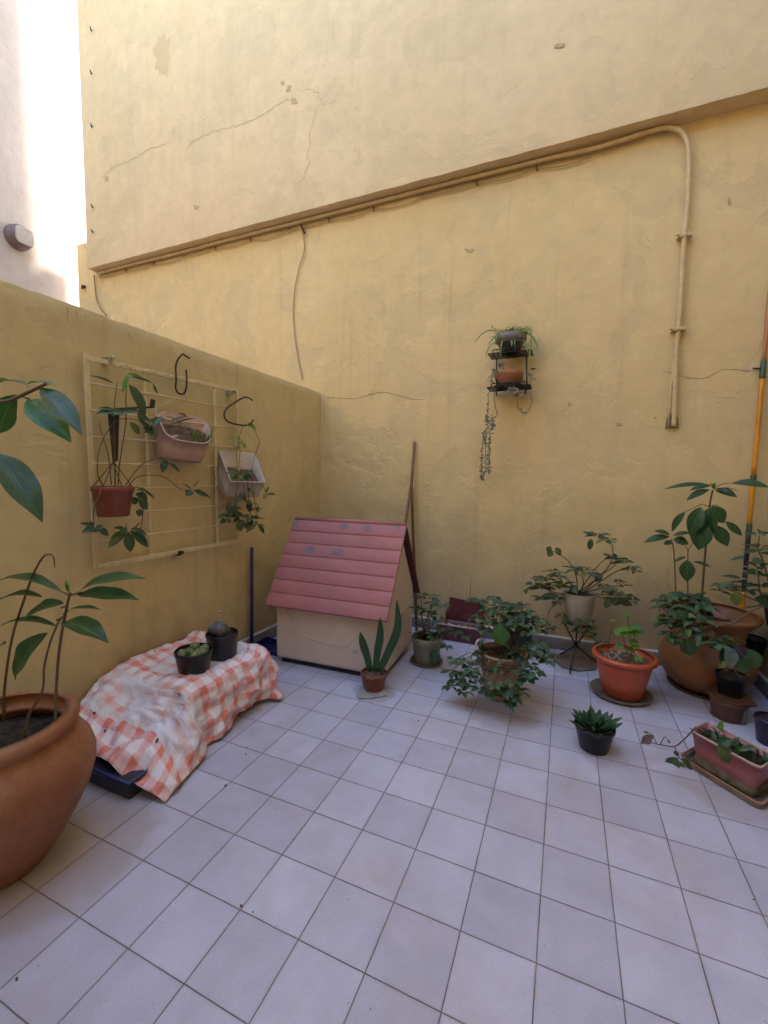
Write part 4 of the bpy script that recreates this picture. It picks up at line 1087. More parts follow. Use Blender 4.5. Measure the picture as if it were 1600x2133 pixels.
# ================================================================== grey pot with leafy shrub
saucer('saucer', (.386, 2.051, 0), .112, .018, m_saucer, 'round brown saucer under the small grey-green pot beside the dog house')
c = V((.386, 2.051, .008)); t = thing('shrub_pot', c, 'grey-green pot with a small bluish leaved shrub right of the dog house', 'potted plant')
pot(t, c, [(.080, 0), (.084, .005), (.096, .13), (.104, .135), (.107, .172), (.104, .178)], .005, .155, m_soil, m_greypot)
def bush(t, c, top, tips, nl, ln, wd, mat=lf_dark, smat=m_stem, r0=.0035, droop=.25, extra=0, seed=1, leafname='foliage'):
    random.seed(seed)
    m = MB(); m2 = MB()
    for tip in tips:
        x, y, Y = tip[:3]; n_ = tip[3] if len(tip) > 3 else nl
        p = B(x, y, Y); b0 = V(top) + V((R(-.03, .03), R(-.03, .03), 0))
        mid = lerp(b0, p, .5) + V((R(-.015, .015), R(-.015, .015), max(.01, (p - b0).length * .16)))
        P2 = stem(m, [b0, mid, p], r0, r0 * .45, 5)
        whorl(m2, p, n_, ln, wd, droop)
        for e in range(extra):
            i = int(len(P2) * R(.35, .9)); d = V((R(-1, 1), R(-1, 1), R(-.2, .5))).normalized()
            m2.leaf(P2[i], P2[i] + d * ln * R(.7, 1), wd * R(.7, 1.1), (R(-.3, .3), -.2, 1), nseg=5)
    m.build('stem', smat, t); m2.build(leafname, mat, t)
bush(t, c, c + V((0, 0, .155)), [(878, 1240, 2.02), (905, 1243, 2.03), (918, 1262, 2.0), (870, 1268, 2.0), (893, 1272, 2.04), (912, 1290, 1.98), (876, 1298, 1.97, 4), (925, 1310, 1.96, 5), (945, 1318, 1.95, 5), (905, 1330, 1.92, 5), (972, 1328, 1.96, 4), (930, 1345, 1.92, 5), (900, 1255, 2.1), (868, 1320, 1.95, 3)],
     6, .062, .030, seed=4, extra=1)
m = MB(); pleaf(m, 902, 1352, 908, 1382, 24, 1.93, 0, .8); m.build('hanging_leaf', lf_dark, t)

# ================================================================== maroon trough and panel
t = thing('maroon_trough', (.49, 2.56, 0), 'maroon rectangular trough with white pebbles against the back wall', 'planter')
q0, q1 = V((.335, 2.50, 0)), V((.66, 2.50, 0))
tub(t, [V((.325, 2.62, .125)), V((.67, 2.62, .125)), V((.67, 2.48, .125)), V((.325, 2.48, .125))], [V((.345, 2.61, .002)), V((.65, 2.61, .002)), V((.65, 2.495, .002)), V((.345, 2.495, .002))], .005, m_maroon, .1, True, m_soildry, .002, 'trough_body', soil_t=.12)
m = MB(); random.seed(6)
for k in range(40):
    r_ = R(.006, .012); m.lathe([(0, -r_), (r_ * .8, -r_ * .6), (r_, 0), (r_ * .7, r_ * .6), (0, r_ * .8)], V((R(.345, .65), R(2.49, 2.52), .117 + R(0, .006))), 7, None, .3, k)
m.build('pebbles', m_pebble, t, ); MB().tube([V((.335, 2.478, .128)), V((.66, 2.478, .128))], .005, 6).build('trough_lip', m_palepink, t)
t2 = MB(); t2.prism([V((.375, 2.655, .12)), V((.665, 2.655, .12)), V((.665, 2.672, .275)), V((.385, 2.672, .300))], (0, -.016, 0))
t2.box((.37, 2.60, .10), (.375, 2.65, .2)); 
tag(t2.build('maroon_board', m_maroon, origin=(.5, 2.66, 0), bevel=.008), 'dull maroon plastic panel standing behind the pebble filled trough', 'panel')
s0 = MB().tube([B(980, 1268, 2.56), B(980, 1230, 2.58), B(982, 1193, 2.60)], [.003, .0028, .002], 6).build('thin_cane', m_wood, origin=B(980, 1268, 2.56))
tag(s0, 'thin bare cane poking up out of the maroon trough', 'cane')

# ================================================================== dark tall bin behind the centre plant
c = V((.945, 2.43, 0)); t = thing('black_bin', c, 'tall dark plastic bin half hidden behind the bushy centre plant', 'bin')
pot(t, c, [(.085, 0), (.09, .006), (.102, .26), (.106, .262), (.107, .285), (.103, .288)], .004, .2, m_soil, m_black)

# ================================================================== centre bushy plant
c = V((.918, 1.80, .0)); t = thing('bushy_potted_plant', c, 'tan wired clay pot overflowing with dense small leaved green foliage, centre of the yard', 'potted plant')
pot(t, c, [(.085, 0), (.095, .006), (.118, .15), (.122, .2), (.134, .205), (.137, .225), (.132, .23), (.136, .252), (.14, .262), (.135, .268)], .008, .24, m_soil, m_tanpot)
m = MB()
for z, r_ in ((.213, .142), (.19, .127), (.244, .141)):
    m.tube([c + V((r_ * math.cos(a), r_ * math.sin(a), z + .012 * math.sin(a * 2 + z * 50))) for a in [k * PI / 18 for k in range(37)]], .0022, 6)
for a in (3.4, 4.2, 4.9, 5.6):
    m.tube([c + V((.142 * math.cos(a), .142 * math.sin(a), .26)), c + V((.142 * math.cos(a + .2), .142 * math.sin(a + .2), .21)), c + V((.126 * math.cos(a), .126 * math.sin(a), .17))], .0022, 6)
m.build('binding_wire', m_rust, t)
m = MB(); m.tube(smooth_path([B(1002, 1332, 1.70), B(994, 1336, 1.69), B(990, 1352, 1.68), B(982, 1362, 1.68), B(982, 1372, 1.67), B(990, 1382, 1.67)], 5), .006, 8); m.build('handle', m_palewhite, t)
tips = []
random.seed(14)
for x, y, Y in [(1000, 1250, 1.85), (1030, 1245, 1.85), (1048, 1255, 1.8), (1070, 1262, 1.85), (1090, 1262, 1.85), (1015, 1270, 1.8), (1040, 1275, 1.75), (1065, 1285, 1.75), (1098, 1275, 1.82), (1110, 1285, 1.85), (995, 1285, 1.8), (1015, 1295, 1.72), (1040, 1300, 1.7), (1075, 1300, 1.7), (1095, 1300, 1.75), (1005, 1310, 1.7),
                (1100, 1315, 1.72), (1120, 1290, 1.8), (985, 1250, 1.85), (1062, 1265, 1.95), (1035, 1262, 1.95)]:
    tips.append((x, y, Y, 7))
for x, y, Y in [(945, 1375, 1.64), (968, 1378, 1.62), (938, 1398, 1.6), (960, 1402, 1.58), (985, 1395, 1.58), (950, 1420, 1.56), (975, 1422, 1.55), (998, 1415, 1.55), (940, 1430, 1.58), (1000, 1435, 1.54), (1030, 1425, 1.54), (1050, 1440, 1.54), (1070, 1420, 1.54), (1075, 1450, 1.54), (1085, 1400, 1.58), (1085, 1440, 1.56), (1030, 1448, 1.53),
                (1110, 1355, 1.64), (1125, 1365, 1.64), (1140, 1375, 1.65), (1105, 1385, 1.62), (1130, 1345, 1.68), (1100, 1410, 1.6), (1148, 1362, 1.68), (1115, 1398, 1.6), (965, 1440, 1.55), (1062, 1462, 1.54)]:
    tips.append((x, y, Y, 6))
bush(t, c, c + V((0, 0, .24)), tips, 6, .058, .036, lf_dark, seed=15, extra=2, r0=.003, droop=.3)
for (x, y, Y) in ((1132, 1290, 2.3), (1143, 1325, 2.3), (1130, 1318, 2.3)): pass
m = MB(); pleaf(m, 1040, 1300, 1045, 1345, 36, 1.62, 0, .8); m.build('bright_leaf', lf_bright if False else leafmat('leaf_mid', (.05, .13, .02), (.06, .15, .03), .4), t)

# ================================================================== plant on wire stand
slab = [F(x, y) + V((0, 0, .001)) for x, y in [(1150, 1372), (1170, 1392), (1205, 1400), (1240, 1397), (1246, 1385), (1240, 1368), (1205, 1360), (1170, 1362)]]
m = MB(); m.prism(slab, (0, 0, .012)); tag(m.build('clay_slab', m_saucer, origin=(1.33, 2.4, 0), bevel=.003), 'flat brown clay slab lying under the crossed leg plant stand', 'slab')
sc_ = V((1.34, 2.475, 0)); t = thing('plant_stand', sc_, 'black wire plant stand with thin crossed legs carrying the whitish pot', 'plant stand')
kn = V((1.325, 2.45, .13))
for (fx, fy), (tx, ty, tz) in zip(((1168, 1363), (1187, 1402), (1243, 1380)), ((1.43, 2.44, .33), (1.33, 2.56, .30), (1.235, 2.43, .30))):
    f_ = F(fx, fy, .013); MB().tube([f_, kn, V((tx, ty, tz))], .0055, 8).build('leg', m_iron, t)
MB().lathe([(.012, -.012), (.014, 0), (.012, .012)], kn, 10).build('collar', m_iron, t)
MB().tube([V((1.335 + .078 * math.cos(a), 2.475 + .078 * math.sin(a), .285)) for a in [k * PI / 12 for k in range(25)]], .005, 8).build('support_ring', m_iron, t)
c = V((1.335, 2.475, .29)); t = thing('stand_pot_plant', c, 'stained whitish pot with a sprawling thin branched shrub on the wire stand', 'potted plant')
pot(t, c, [(.072, 0), (.078, .005), (.100, .20), (.102, .205)], .005, .19, m_soil, m_whitepot)
Ys = 2.47; m = MB(); m2 = MB(); random.seed(31)
top = c + V((0, 0, .195))
br = [[(1225, 1228), (1255, 1195), (1275, 1165), (1275, 1135), (1262, 1120), (1245, 1118)], [(1230, 1228), (1250, 1200), (1278, 1180), (1290, 1165)], [(1215, 1228), (1200, 1200), (1185, 1170), (1165, 1155), (1150, 1147)], [(1225, 1225), (1215, 1205), (1200, 1195)],
      [(1255, 1198), (1285, 1190), (1312, 1188)], [(1235, 1215), (1240, 1185), (1262, 1165), (1280, 1162)], [(1200, 1228), (1170, 1215), (1140, 1205)], [(1205, 1230), (1160, 1235), (1120, 1220), (1095, 1228)], [(1205, 1225), (1180, 1205), (1155, 1192)], [(1240, 1230), (1270, 1222), (1300, 1222)], [(1240, 1232), (1280, 1240), (1310, 1248)],
      [(1210, 1232), (1190, 1262), (1180, 1290), (1175, 1300)], [(1235, 1235), (1225, 1270), (1218, 1290)], [(1195, 1232), (1165, 1240), (1150, 1245)], [(1190, 1234), (1150, 1265), (1140, 1300)], [(1240, 1236), (1262, 1246), (1280, 1262)]]
for b in br:
    dy = R(-.10, .03); n = len(b)
    stem(m, [top + V((R(-.02, .02), 0, 0))] + [B(x, y, Ys + dy * i / n) for i, (x, y) in enumerate(b)][1:], .0045, .0018, 5)
def wh(x, y, n, ln, wd, Y=Ys - .05, droop=.1): whorl(m2, B(x, y, Y + R(-.03, .03)), n, ln, wd, droop)
for x, y, n, s_ in [(1245, 1116, 6, 1), (1262, 1124, 5, 1), (1232, 1112, 4, .9), (1285, 1164, 6, 1), (1300, 1172, 5, .9), (1272, 1158, 4, 1), (1312, 1186, 5, .9), (1325, 1190, 4, .6), (1200, 1186, 7, 1.05), (1218, 1190, 6, 1), (1232, 1196, 4, 1), (1155, 1190, 6, 1), (1165, 1202, 5, 1), (1140, 1206, 6, 1), (1122, 1208, 6, 1), (1112, 1218, 6, 1),
                    (1130, 1225, 6, 1), (1100, 1228, 4, .9), (1150, 1220, 6, 1), (1172, 1218, 6, 1), (1185, 1225, 6, 1), (1268, 1232, 5, .9), (1290, 1212, 5, .7), (1300, 1220, 3, .8), (1282, 1236, 5, .8), (1262, 1222, 5, 1), (1300, 1240, 6, 1), (1318, 1250, 5, .9), (1282, 1250, 5, 1),
                    (1180, 1290, 6, .9), (1190, 1300, 5, 1), (1215, 1292, 6, .9), (1222, 1308, 6, 1), (1210, 1318, 4, 1), (1172, 1282, 4, 1), (1132, 1298, 6, .9), (1138, 1315, 5, .9), (1122, 1305, 4, .8), (1148, 1305, 4, .8), (1240, 1328, 5, .8), (1252, 1340, 5, .7), (1128, 1245, 4, 1), (1160, 1248, 5, 1)]:
    wh(x, y, n + 1, .078 * s_, .037 * s_)
for q in [(1232, 1122, 1228, 1146, 12), (1165, 1240, 1120, 1248, 16), (1290, 1245, 1270, 1258, 13), (1255, 1195, 1240, 1212, 16), (1290, 1248, 1318, 1262, 12), (1150, 1252, 1158, 1262, 12), (1270, 1245, 1262, 1268, 15), (1285, 1245, 1282, 1262, 17)]:
    pleaf(m2, *q, Ys - .06, 0, .7)
for q in [(1150, 1146, 1143, 1160, 14), (1158, 1140, 1168, 1158, 13), (1148, 1138, 1140, 1150, 12)]: pleaf(m2, *q, Ys - .04, 0, .8)
m.build('stem', m_stem, t); m2.build('foliage', lf_olive, t)

# ================================================================== orange pot
oc = V((1.573, 2.10, 0))
saucer('saucer', (1.565, 2.11, 0), .165, .022, m_saucer, 'large dark brown saucer under the bright orange pot', lip=.008)
c = oc + V((0, 0, .008)); t = thing('orange_pot_plant', c, 'bright orange plastic pot with dry soil and a few light green geranium leaves', 'potted plant')
pot(t, c, [(.095, 0), (.103, .005), (.125, .09), (.146, .19), (.150, .212), (.166, .214), (.172, .222), (.172, .234), (.166, .242), (.158, .243)], .010, .205, m_soildry, m_orange, 72, wob=.004)
m = MB(); random.seed(9)
def gleaf(mb, p, r_, nrm=(0, -.5, .85)):
    nrm = V(nrm).normalized(); a_ = nrm.cross(V((1, 0, .1))).normalized(); b_ = nrm.cross(a_); n = 22; vs = [V(p)]
    uv = [(.5, .5)]
    for k in range(n):
        a = 2 * PI * k / n; q = r_ * (1 + .13 * math.cos(a * 5) + .05 * math.cos(a * 11)) * (1 if abs(a - PI) > .3 else .55)
        vs.append(V(p) + a_ * math.cos(a) * q + b_ * math.sin(a) * q + nrm * r_ * .18 * math.cos(a * 2.5) ** 2); uv.append((.5 + .5 * math.cos(a), .5 + .5 * math.sin(a)))
    mb.add(vs, [(0, 1 + k, 1 + (k + 1) % n) for k in range(n)], uv)
for x, y, r_ in [(1293, 1318, .034), (1300, 1312, .03), (1322, 1308, .034), (1315, 1320, .028), (1330, 1318, .026), (1290, 1348, .026), (1310, 1355, .020), (1320, 1340, .024), (1330, 1372, .022), (1306, 1279, .022), (1298, 1284, .012), (1277, 1293, .013), (1325, 1348, .02)]:
    gleaf(m, B(x, y, 2.04), r_, (R(-.3, .3), R(-.8, -.3), 1))
m.build('foliage', lf_bright, t)
m = MB()
for pts in ([(1268, 1350), (1270, 1325), (1275, 1305), (1278, 1292)], [(1306, 1360), (1302, 1340), (1297, 1322)], [(1320, 1362), (1322, 1340), (1323, 1312)], [(1318, 1358), (1312, 1320), (1306, 1280)], [(1258, 1360), (1250, 1350), (1246, 1345)], [(1312, 1378), (1318, 1350), (1330, 1330)]):
    pst(m, pts, 2.05, .0035, .0022)
m.build('stem', m_stemg, t)
m = MB()
for k in range(26):
    x, y = R(1250, 1335), R(1352, 1380); a = F(x, y, .215); m.tube([a, a + V((R(-.03, .03), R(-.03, .03), R(.0, .03)))], R(.0015, .003), 5)
for k in range(12):
    a = F(R(1255, 1300), R(1358, 1385), .215); r_ = R(.006, .010); m.lathe([(0, -r_), (r_, 0), (0, r_)], a, 6)
m.build('dry_twigs', m_pebble, t)

# ================================================================== urn with tall saplings
c = V((2.045, 2.41, 0))
saucer('saucer', (2.045, 2.41, 0), .19, .02, m_brown, 'wide dark clay saucer under the big bellied urn')
c = c + V((0, 0, .008)); t = thing('clay_urn_plant', c, 'big bellied terracotta urn with flared mouth and tall glossy leaved saplings, by the right corner', 'potted plant')
pot(t, c, [(.14, 0), (.15, .006), (.205, .06), (.238, .125), (.245, .18), (.232, .235), (.205, .275), (.182, .298), (.176, .315), (.18, .35), (.192, .39), (.215, .425), (.242, .45), (.252, .462), (.25, .476), (.238, .48)], .020, .40, m_soil, m_terra2, 80, wob=.012, seed=7)
YU = 2.35
def ul(x0, y0, x1, y1, w_, Y=YU, dY=0, face=.6, mat=lf_big, **k):
    m = MB(); k.setdefault('nseg', 10); pleaf(m, x0, y0, x1, y1, w_, Y, dY, face, **k); return m.build('leaf', mat, t)
m = MB()
pst(m, [(1462, 1300), (1463, 1240), (1467, 1180), (1473, 1110), (1479, 1050), (1485, 1020)], YU, .0065, .0045)
pst(m, [(1409, 1280), (1408, 1235), (1404, 1150), (1398, 1122)], YU, .0045, .003)
pst(m, [(1433, 1280), (1433, 1235), (1433, 1160), (1434, 1145)], YU, .004, .003)
for pts in ([(1486, 1018), (1505, 1008), (1525, 1006)], [(1478, 1056), (1462, 1051), (1445, 1058), (1425, 1068)], [(1480, 1054), (1492, 1052), (1500, 1058)], [(1434, 1148), (1425, 1136), (1405, 1130)], [(1434, 1146), (1440, 1135), (1448, 1130)], [(1434, 1160), (1433, 1168)], [(1479, 1060), (1500, 1080), (1512, 1088)], [(1476, 1062), (1470, 1070), (1474, 1080)], [(1488, 1018), (1515, 1016), (1538, 1022)]):
    pst(m, pts, YU - .01, .0025, .002)
m.build('stem', m_stem, t)
for q in [(1478, 1010, 1382, 1020, 14), (1482, 1012, 1436, 1022, 15), (1478, 1020, 1430, 1043, 18), (1490, 1022, 1536, 1036, 22), (1524, 1007, 1604, 1016, 22), (1492, 1020, 1520, 1028, 14), (1428, 1066, 1400, 1108, 17)]: ul(*q, face=.45, dY=R(-.05, .05))
for q in [(1460, 1056, 1437, 1116, 30), (1474, 1060, 1476, 1118, 33), (1466, 1090, 1456, 1146, 38), (1484, 1054, 1508, 1090, 28), (1490, 1094, 1516, 1138, 26), (1512, 1086, 1546, 1116, 15), (1432, 1166, 1431, 1212, 28), (1466, 1066, 1452, 1108, 30), (1478, 1078, 1470, 1122, 30)]: ul(*q, face=.85, Y=YU - R(.02, .06), point=.85)
for q in [(1396, 1118, 1341, 1130, 18), (1396, 1114, 1362, 1106, 12), (1402, 1124, 1435, 1134, 22), (1402, 1116, 1440, 1110, 11), (1402, 1130, 1382, 1134, 13), (1430, 1160, 1405, 1170, 8), (1443, 1170, 1482, 1182, 9)]: ul(*q, face=.5)
m = MB()
for k in range(6): m.leaf(B(1486, 1018, YU), B(1486 + R(-8, 8), 1004 + R(0, 8), YU), .012, (0, -1, .3), nseg=4)
m.build('leaf_bud', lf_bright, t)
# low foliage spilling round its mouth
tips = [(x, y, Y, 6) for x, y, Y in [(1378, 1250, 2.2), (1395, 1245, 2.2), (1415, 1240, 2.25), (1440, 1248, 2.3), (1385, 1268, 2.12), (1405, 1262, 2.12), (1428, 1262, 2.12), (1450, 1268, 2.12), (1392, 1285, 2.06), (1415, 1282, 2.05), (1440, 1288, 2.05), (1462, 1290, 2.05), (1402, 1300, 2.05), (1430, 1305, 2.03), (1455, 1245, 2.3), (1470, 1260, 2.15), (1380, 1298, 2.06), (1412, 1322, 2.0), (1445, 1322, 2.0), (1390, 1322, 2.0)]]
bush(t, c, c + V((0, 0, .45)), tips, 6, .075, .042, lf_dark, seed=33, extra=1)
m = MB()
for q in [(1425, 1290, 1412, 1270, 26), (1405, 1322, 1402, 1345, 26), (1428, 1328, 1440, 1366, 34)]:
    m = MB(); pleaf(m, *q, 2.0, 0, .8); m.build('hanging_leaf', lf_dark, t)
m = MB(); pst(m, [(1590, 1262), (1560, 1275), (1535, 1295), (1505, 1302), (1470, 1306), (1458, 1322), (1470, 1335), (1500, 1345)], 2.02, .005, .0028); m.build('trailing_vine', m_stem, t)
m2 = MB(); random.seed(40)
for x, y, n in [(1475, 1335, 5), (1500, 1340, 6), (1490, 1328, 4), (1520, 1350, 5), (1540, 1362, 4), (1525, 1330, 4)]: whorl(m2, B(x, y, 1.98), n, .07, .045, .1)
m2.build('foliage', lf_dark, t)

# shrub right of the urn, partly outside the picture
c = V((2.255, 2.19, .26)); t = thing('red_pot_shrub', c + V((0, 0, 0)), 'red pot with an upright whorled shrub, cut by the right picture edge', 'potted plant')
c = B(1622, 1305, 2.45)
pot(t, c, [(.05, -.0), (.055, .004), (.072, .10), (.078, .102), (.079, .118), (.075, .12)], .004, .1, m_soil, m_redpl, 36)
m = MB(); m.tube([c + V((0, 0, .01)), V((XR - .0, 2.5, c.z + .01))], .006, 6); m.tube([V((XR, 2.5, c.z + .05)), V((XR, 2.5, c.z - .08))], .006, 6); m.build('bracket', m_iron, t)
m = MB(); m2 = MB(); random.seed(44)
for b in ([(1600, 1255), (1585, 1238), (1580, 1205), (1577, 1180)], [(1612, 1250), (1590, 1170), (1580, 1145), (1582, 1115)], [(1605, 1262), (1560, 1245), (1530, 1232), (1505, 1222)], [(1600, 1258), (1575, 1262), (1545, 1268)]): pst(m, b, 2.30, .0045, .0022)
for x, y, n, ln in [(1582, 1112, 5, .06), (1578, 1142, 5, .09), (1576, 1150, 4, .10), (1582, 1180, 5, .07), (1578, 1198, 5, .08), (1582, 1222, 5, .09), (1590, 1235, 4, .08), (1540, 1232, 5, .08), (1515, 1222, 5, .09), (1500, 1232, 5, .08), (1555, 1215, 4, .08)]: whorl(m2, B(x, y, 2.28), n, ln, .042, .0)
for q in [(1566, 1172, 1590, 1168, 18), (1545, 1205, 1500, 1200, 9), (1530, 1215, 1495, 1225, 12), (1600, 1262, 1572, 1245, 34), (1558, 1232, 1575, 1240, 15), (1556, 1160, 1520, 1168, 8)]: pleaf(m2, *q, 2.24, 0, .5)
m.build('stem', m_stem, t); m2.build('foliage', lf_dark, t)
m = MB(); pleaf(m, 1532, 1232, 1536, 1262, 22, 2.15, 0, .8); m.build('yellowing_leaf', leafmat('leaf_yellow', (.12, .14, .02), (.14, .16, .03), .45), t)
# small black pot on the side wall
c = B(1596, 1366, 2.52); c.x = min(c.x, XR - .07)
t = thing('black_wall_pot', c, 'small black pot hung low on the wall in the right corner above the skirting', 'pot')
pot(t, c, [(.05, 0), (.053, .004), (.062, .085), (.066, .087), (.067, .102), (.064, .104)], .003, .08, m_soil, m_black, 36)
m = MB(); m.tube([V((c.x + .06, c.y, c.z + .09)), V((XR, c.y, c.z + .1)), V((XR, c.y, c.z + .05))], .005, 6); m.build('hook', m_iron, t)

# ================================================================== leaning striped pole
p0, p1 = V((2.255, 2.58, .0)), B(1590, 765, 2.66); dr = (p1 - p0); 
t = thing('telescopic_pole', p0, 'long orange pole with green and black sleeves leaning in the right corner', 'pole')
ax = dr.normalized(); 
def PP(s_): return p0 + dr * s_
# picture rows of the colour changes -> heights along the pole
def s_at(y):
    lo, hi = 0., 2.2
    for _ in range(40):
        mid = (lo + hi) / 2; d = RM.transposed() @ (PP(mid) - CP); yy = 1066.5 - FPX * d.z / d.y
        if yy > y: lo = mid
        else: hi = mid
    return lo
ya = [1400, 1232, 1112, 1091, 991 + 12, 788, 750, 300]
cols = [m_polor, simple('pole_black', (.02, .018, .022), .5, .5, 40, .0005, 60, (.12, .12, .13), .7), m_polgr, m_polor, m_polgr, m_polor]
marks = [(p, q, mt) for p, q, mt in ((1500, 1230, m_polor), (1230, 1112, cols[1]), (1112, 1091, m_polgr), (1091, 1003, m_polor), (1003, 990, m_polgr), (990, 788, m_polor), (788, 752, m_polgr), (752, 420, simple('orange_copper', (.50, .22, .08), .45)))]
for i, (ya_, yb_, mt) in enumerate(marks):
    a = 0 if i == 0 else s_at(ya_); b = s_at(yb_) if yb_ > 430 else 1.33
    r_ = .0125 + (.003 if mt is m_polgr else 0) - (.002 if i == 7 else 0)
    n = 10; MB().tube([PP(a + (b - a) * k / n) for k in range(n + 1)], r_, 14).build('pole_section' if mt is not m_polgr else 'sleeve', mt, t)
a = PP(s_at(768)); MB().tube([a, a + V((-.05, -.005, .004))], .006, 6).build('clip', m_iron, t)
m = MB()
for s_ in (s_at(1190), s_at(1205), s_at(1180)):
    m.tube([PP(s_ - .002), PP(s_ + .002)], .0145, 12)
m.build('tape_ring', m_stone, t)

# ================================================================== black front pot
c = V((1.390, 1.468, 0)); t = thing('dwarf_snake_plant_pot', c, 'black plastic pot with a tight rosette of short dark green blades on the open tiles', 'potted plant')
pot(t, c, nursery(.063, .088, .116), .003, .098, m_soil, m_black, 56)
random.seed(50)
for k in range(26):
    a = k * 2.4; q = .010 + .050 * (k / 26) ** .6; el = 1.25 - .75 * (k / 26)
    b0 = c + V((q * math.cos(a), q * math.sin(a), .098)); l_ = R(.055, .095) * (1.15 if k % 5 == 0 else .9)
    d = V((math.cos(a) * math.cos(el), math.sin(a) * math.cos(el), math.sin(el)))
    m = MB(); m.leaf(b0, b0 + d * l_, R(.030, .042), V((-math.cos(a), -math.sin(a), .6)), arch=-.08, fold=.22, nseg=8, point=.62); m.build('leaf', lf_snake, t, solid=.0025)
m = MB(); pleaf(m, 1262, 1515, 1298, 1494, 9, 1.43, 0, .5); m.build('leaf', lf_snake, t, solid=.002)

# ================================================================== brown stand pot, slab, black pot
c = V((2.070, 2.065, 0)); 
m = MB().lathe([(0, 0), (.068, 0), (.074, .006), (.078, .06), (.084, .088), (.088, .092), (.088, .10), (0, .10)], c, 40, None, .01)
tag(m.build('upturned_clay_pot', m_brown, origin=c), 'dark brown clay pot used as a plinth behind the pink trough', 'clay pot')
m = MB(); hexp = [F(1466, 1438, .101), F(1497, 1462, .101), F(1545, 1474, .101), F(1578, 1473, .101), F(1560, 1452, .101), F(1530, 1435, .101), F(1490, 1428, .101)]
m.prism(hexp[::-1], (0, 0, .012)); tag(m.build('clay_tile', m_brown, origin=hexp[0], bevel=.003), 'thin reddish clay tile with pointed corners resting on the brown plinth pot', 'tile')
c = V((2.088, 2.11, .114)); t = thing('violet_pot', c, 'small black pot with big pale and purple leaves, raised on the clay tile', 'potted plant')
pot(t, c, nursery(.056, .071, .112), .003, .096, m_soil, m_black, 40)
m = MB()
for q in [(1545, 1392, 1532, 1342, 44), (1535, 1370, 1560, 1400, 40), (1520, 1385, 1500, 1352, 36)]: pleaf(m, *q, 1.96, 0, .55)
for q in [(1540, 1375, 1508, 1340, 30), (1555, 1350, 1580, 1392, 30)]: pleaf(m, *q, 1.97, 0, .75)
m.build('foliage', lf_dark, t)
m = MB(); pleaf(m, 1530, 1345, 1552, 1372, 26, 1.95, 0, .8); m.build('purple_leaf', leafmat('leaf_purple', (.06, .03, .07), (.08, .04, .09), .4), t)
m = MB(); pleaf(m, 1512, 1345, 1522, 1394, 32, 1.93, 0, .25); m.build('glossy_leaf', leafmat('leaf_glossy', (.16, .24, .24), (.18, .26, .26), .22), t)
m = MB(); pleaf(m, 1512, 1376, 1498, 1392, 14, 1.93, 0, .8); m.build('yellow_leaf', MATS['leaf_yellow'], t)
m = MB(); pst(m, [(1540, 1410), (1530, 1395), (1540, 1408), (1565, 1410)], 1.94, .003, .002); m.build('stem', m_stem, t)

# white bottle and grey post beside it
c = F(1548, 1512, 0); 
m = MB().lathe([(0, 0), (.022, 0), (.024, .004), (.024, .10), (.020, .104), (0, .104)], c + V((0, .03, 0)), 24)
tag(m.build('grey_tube', simple('grey_green_tube', (.16, .18, .14), .5), origin=c), 'short grey-green tube standing between the brown plinth pot and the pink trough', 'tube')
c = F(1592, 1552, 0) + V((.03, .03, 0)); t = thing('purple_pot', c, 'dark purple pot at the right edge behind the pink trough', 'pot')
pot(t, c, [(.045, 0), (.05, .004), (.062, .11), (.066, .112), (.066, .125), (.062, .127)], .003, .1, m_soil, m_purple, 36)
m = MB(); m.tube([c + V((.0, 0, .1)), c + V((.01, 0, .3))], .006, 8); m.build('stake', m_purple, t)

# ================================================================== pink trough with tray
u0 = V((1.779, 1.529, 0)); eL = V((.155, -.165, 0)).normalized(); eS = V((.09, .112, 0)).normalized()
LL, LS = .265, .150
def TR(a, b, z, o=0.): return u0 + eL * a + eS * b + V((0, 0, z))
t = thing('plant_tray', TR(.13, .07, 0), 'shallow brown-edged tray under the pink rectangular planter', 'tray')
poly = rrect([TR(-.025, -.03, .002), TR(LL + .02, -.03, .002), TR(LL + .02, LS + .03, .002), TR(-.025, LS + .03, .002)], .12)
m = MB(); n = len(poly); cc = sum(poly, V()) / n
ins = [cc + (p - cc) * .94 for p in poly]
m.add(poly + [p + V((0, 0, .022)) + (p - cc) * .03 for p in poly] + [p + V((0, 0, .022)) for p in ins] + [p + V((0, 0, .004)) for p in ins],
      [(j * n + i, j * n + (i + 1) % n, (j + 1) * n + (i + 1) % n, (j + 1) * n + i) for j in range(3) for i in range(n)] + [tuple(range(3 * n, 4 * n))])
m.build('tray_body', m_saucer, t)
MB().tube([p + V((0, 0, .024)) + (p - cc) * .02 for p in poly + poly[:1]], .0042, 6).build('tray_lip', m_terra, t)
t = thing('pink_planter', TR(.13, .07, .01), 'pink rectangular plastic planter with straggly plants in the front right corner', 'planter')
tub(t, [TR(-.005, 0, .148), TR(LL, 0, .148), TR(LL, LS, .148), TR(-.005, LS, .148)], [TR(.018, .015, .008), TR(LL - .02, .015, .008), TR(LL - .02, LS - .015, .008), TR(.018, LS - .015, .008)], .006, m_pink, .14, True, m_soil, .0025, 'planter_box', soil_t=.18)
rm_ = rrect([TR(-.005, 0, .150), TR(LL, 0, .150), TR(LL, LS, .150), TR(-.005, LS, .150)], .14)
MB().tube(rm_ + rm_[:1], .0045, 6).build('pale_rim', m_palepink, t)
q = rrect([TR(.008, .006, .048), TR(LL - .010, .006, .048), TR(LL - .010, LS - .006, .048), TR(.008, LS - .006, .048)], .14)
b_ = rrect([TR(.014, .011, .012), TR(LL - .017, .011, .012), TR(LL - .017, LS - .011, .012), TR(.014, LS - .011, .012)], .14)
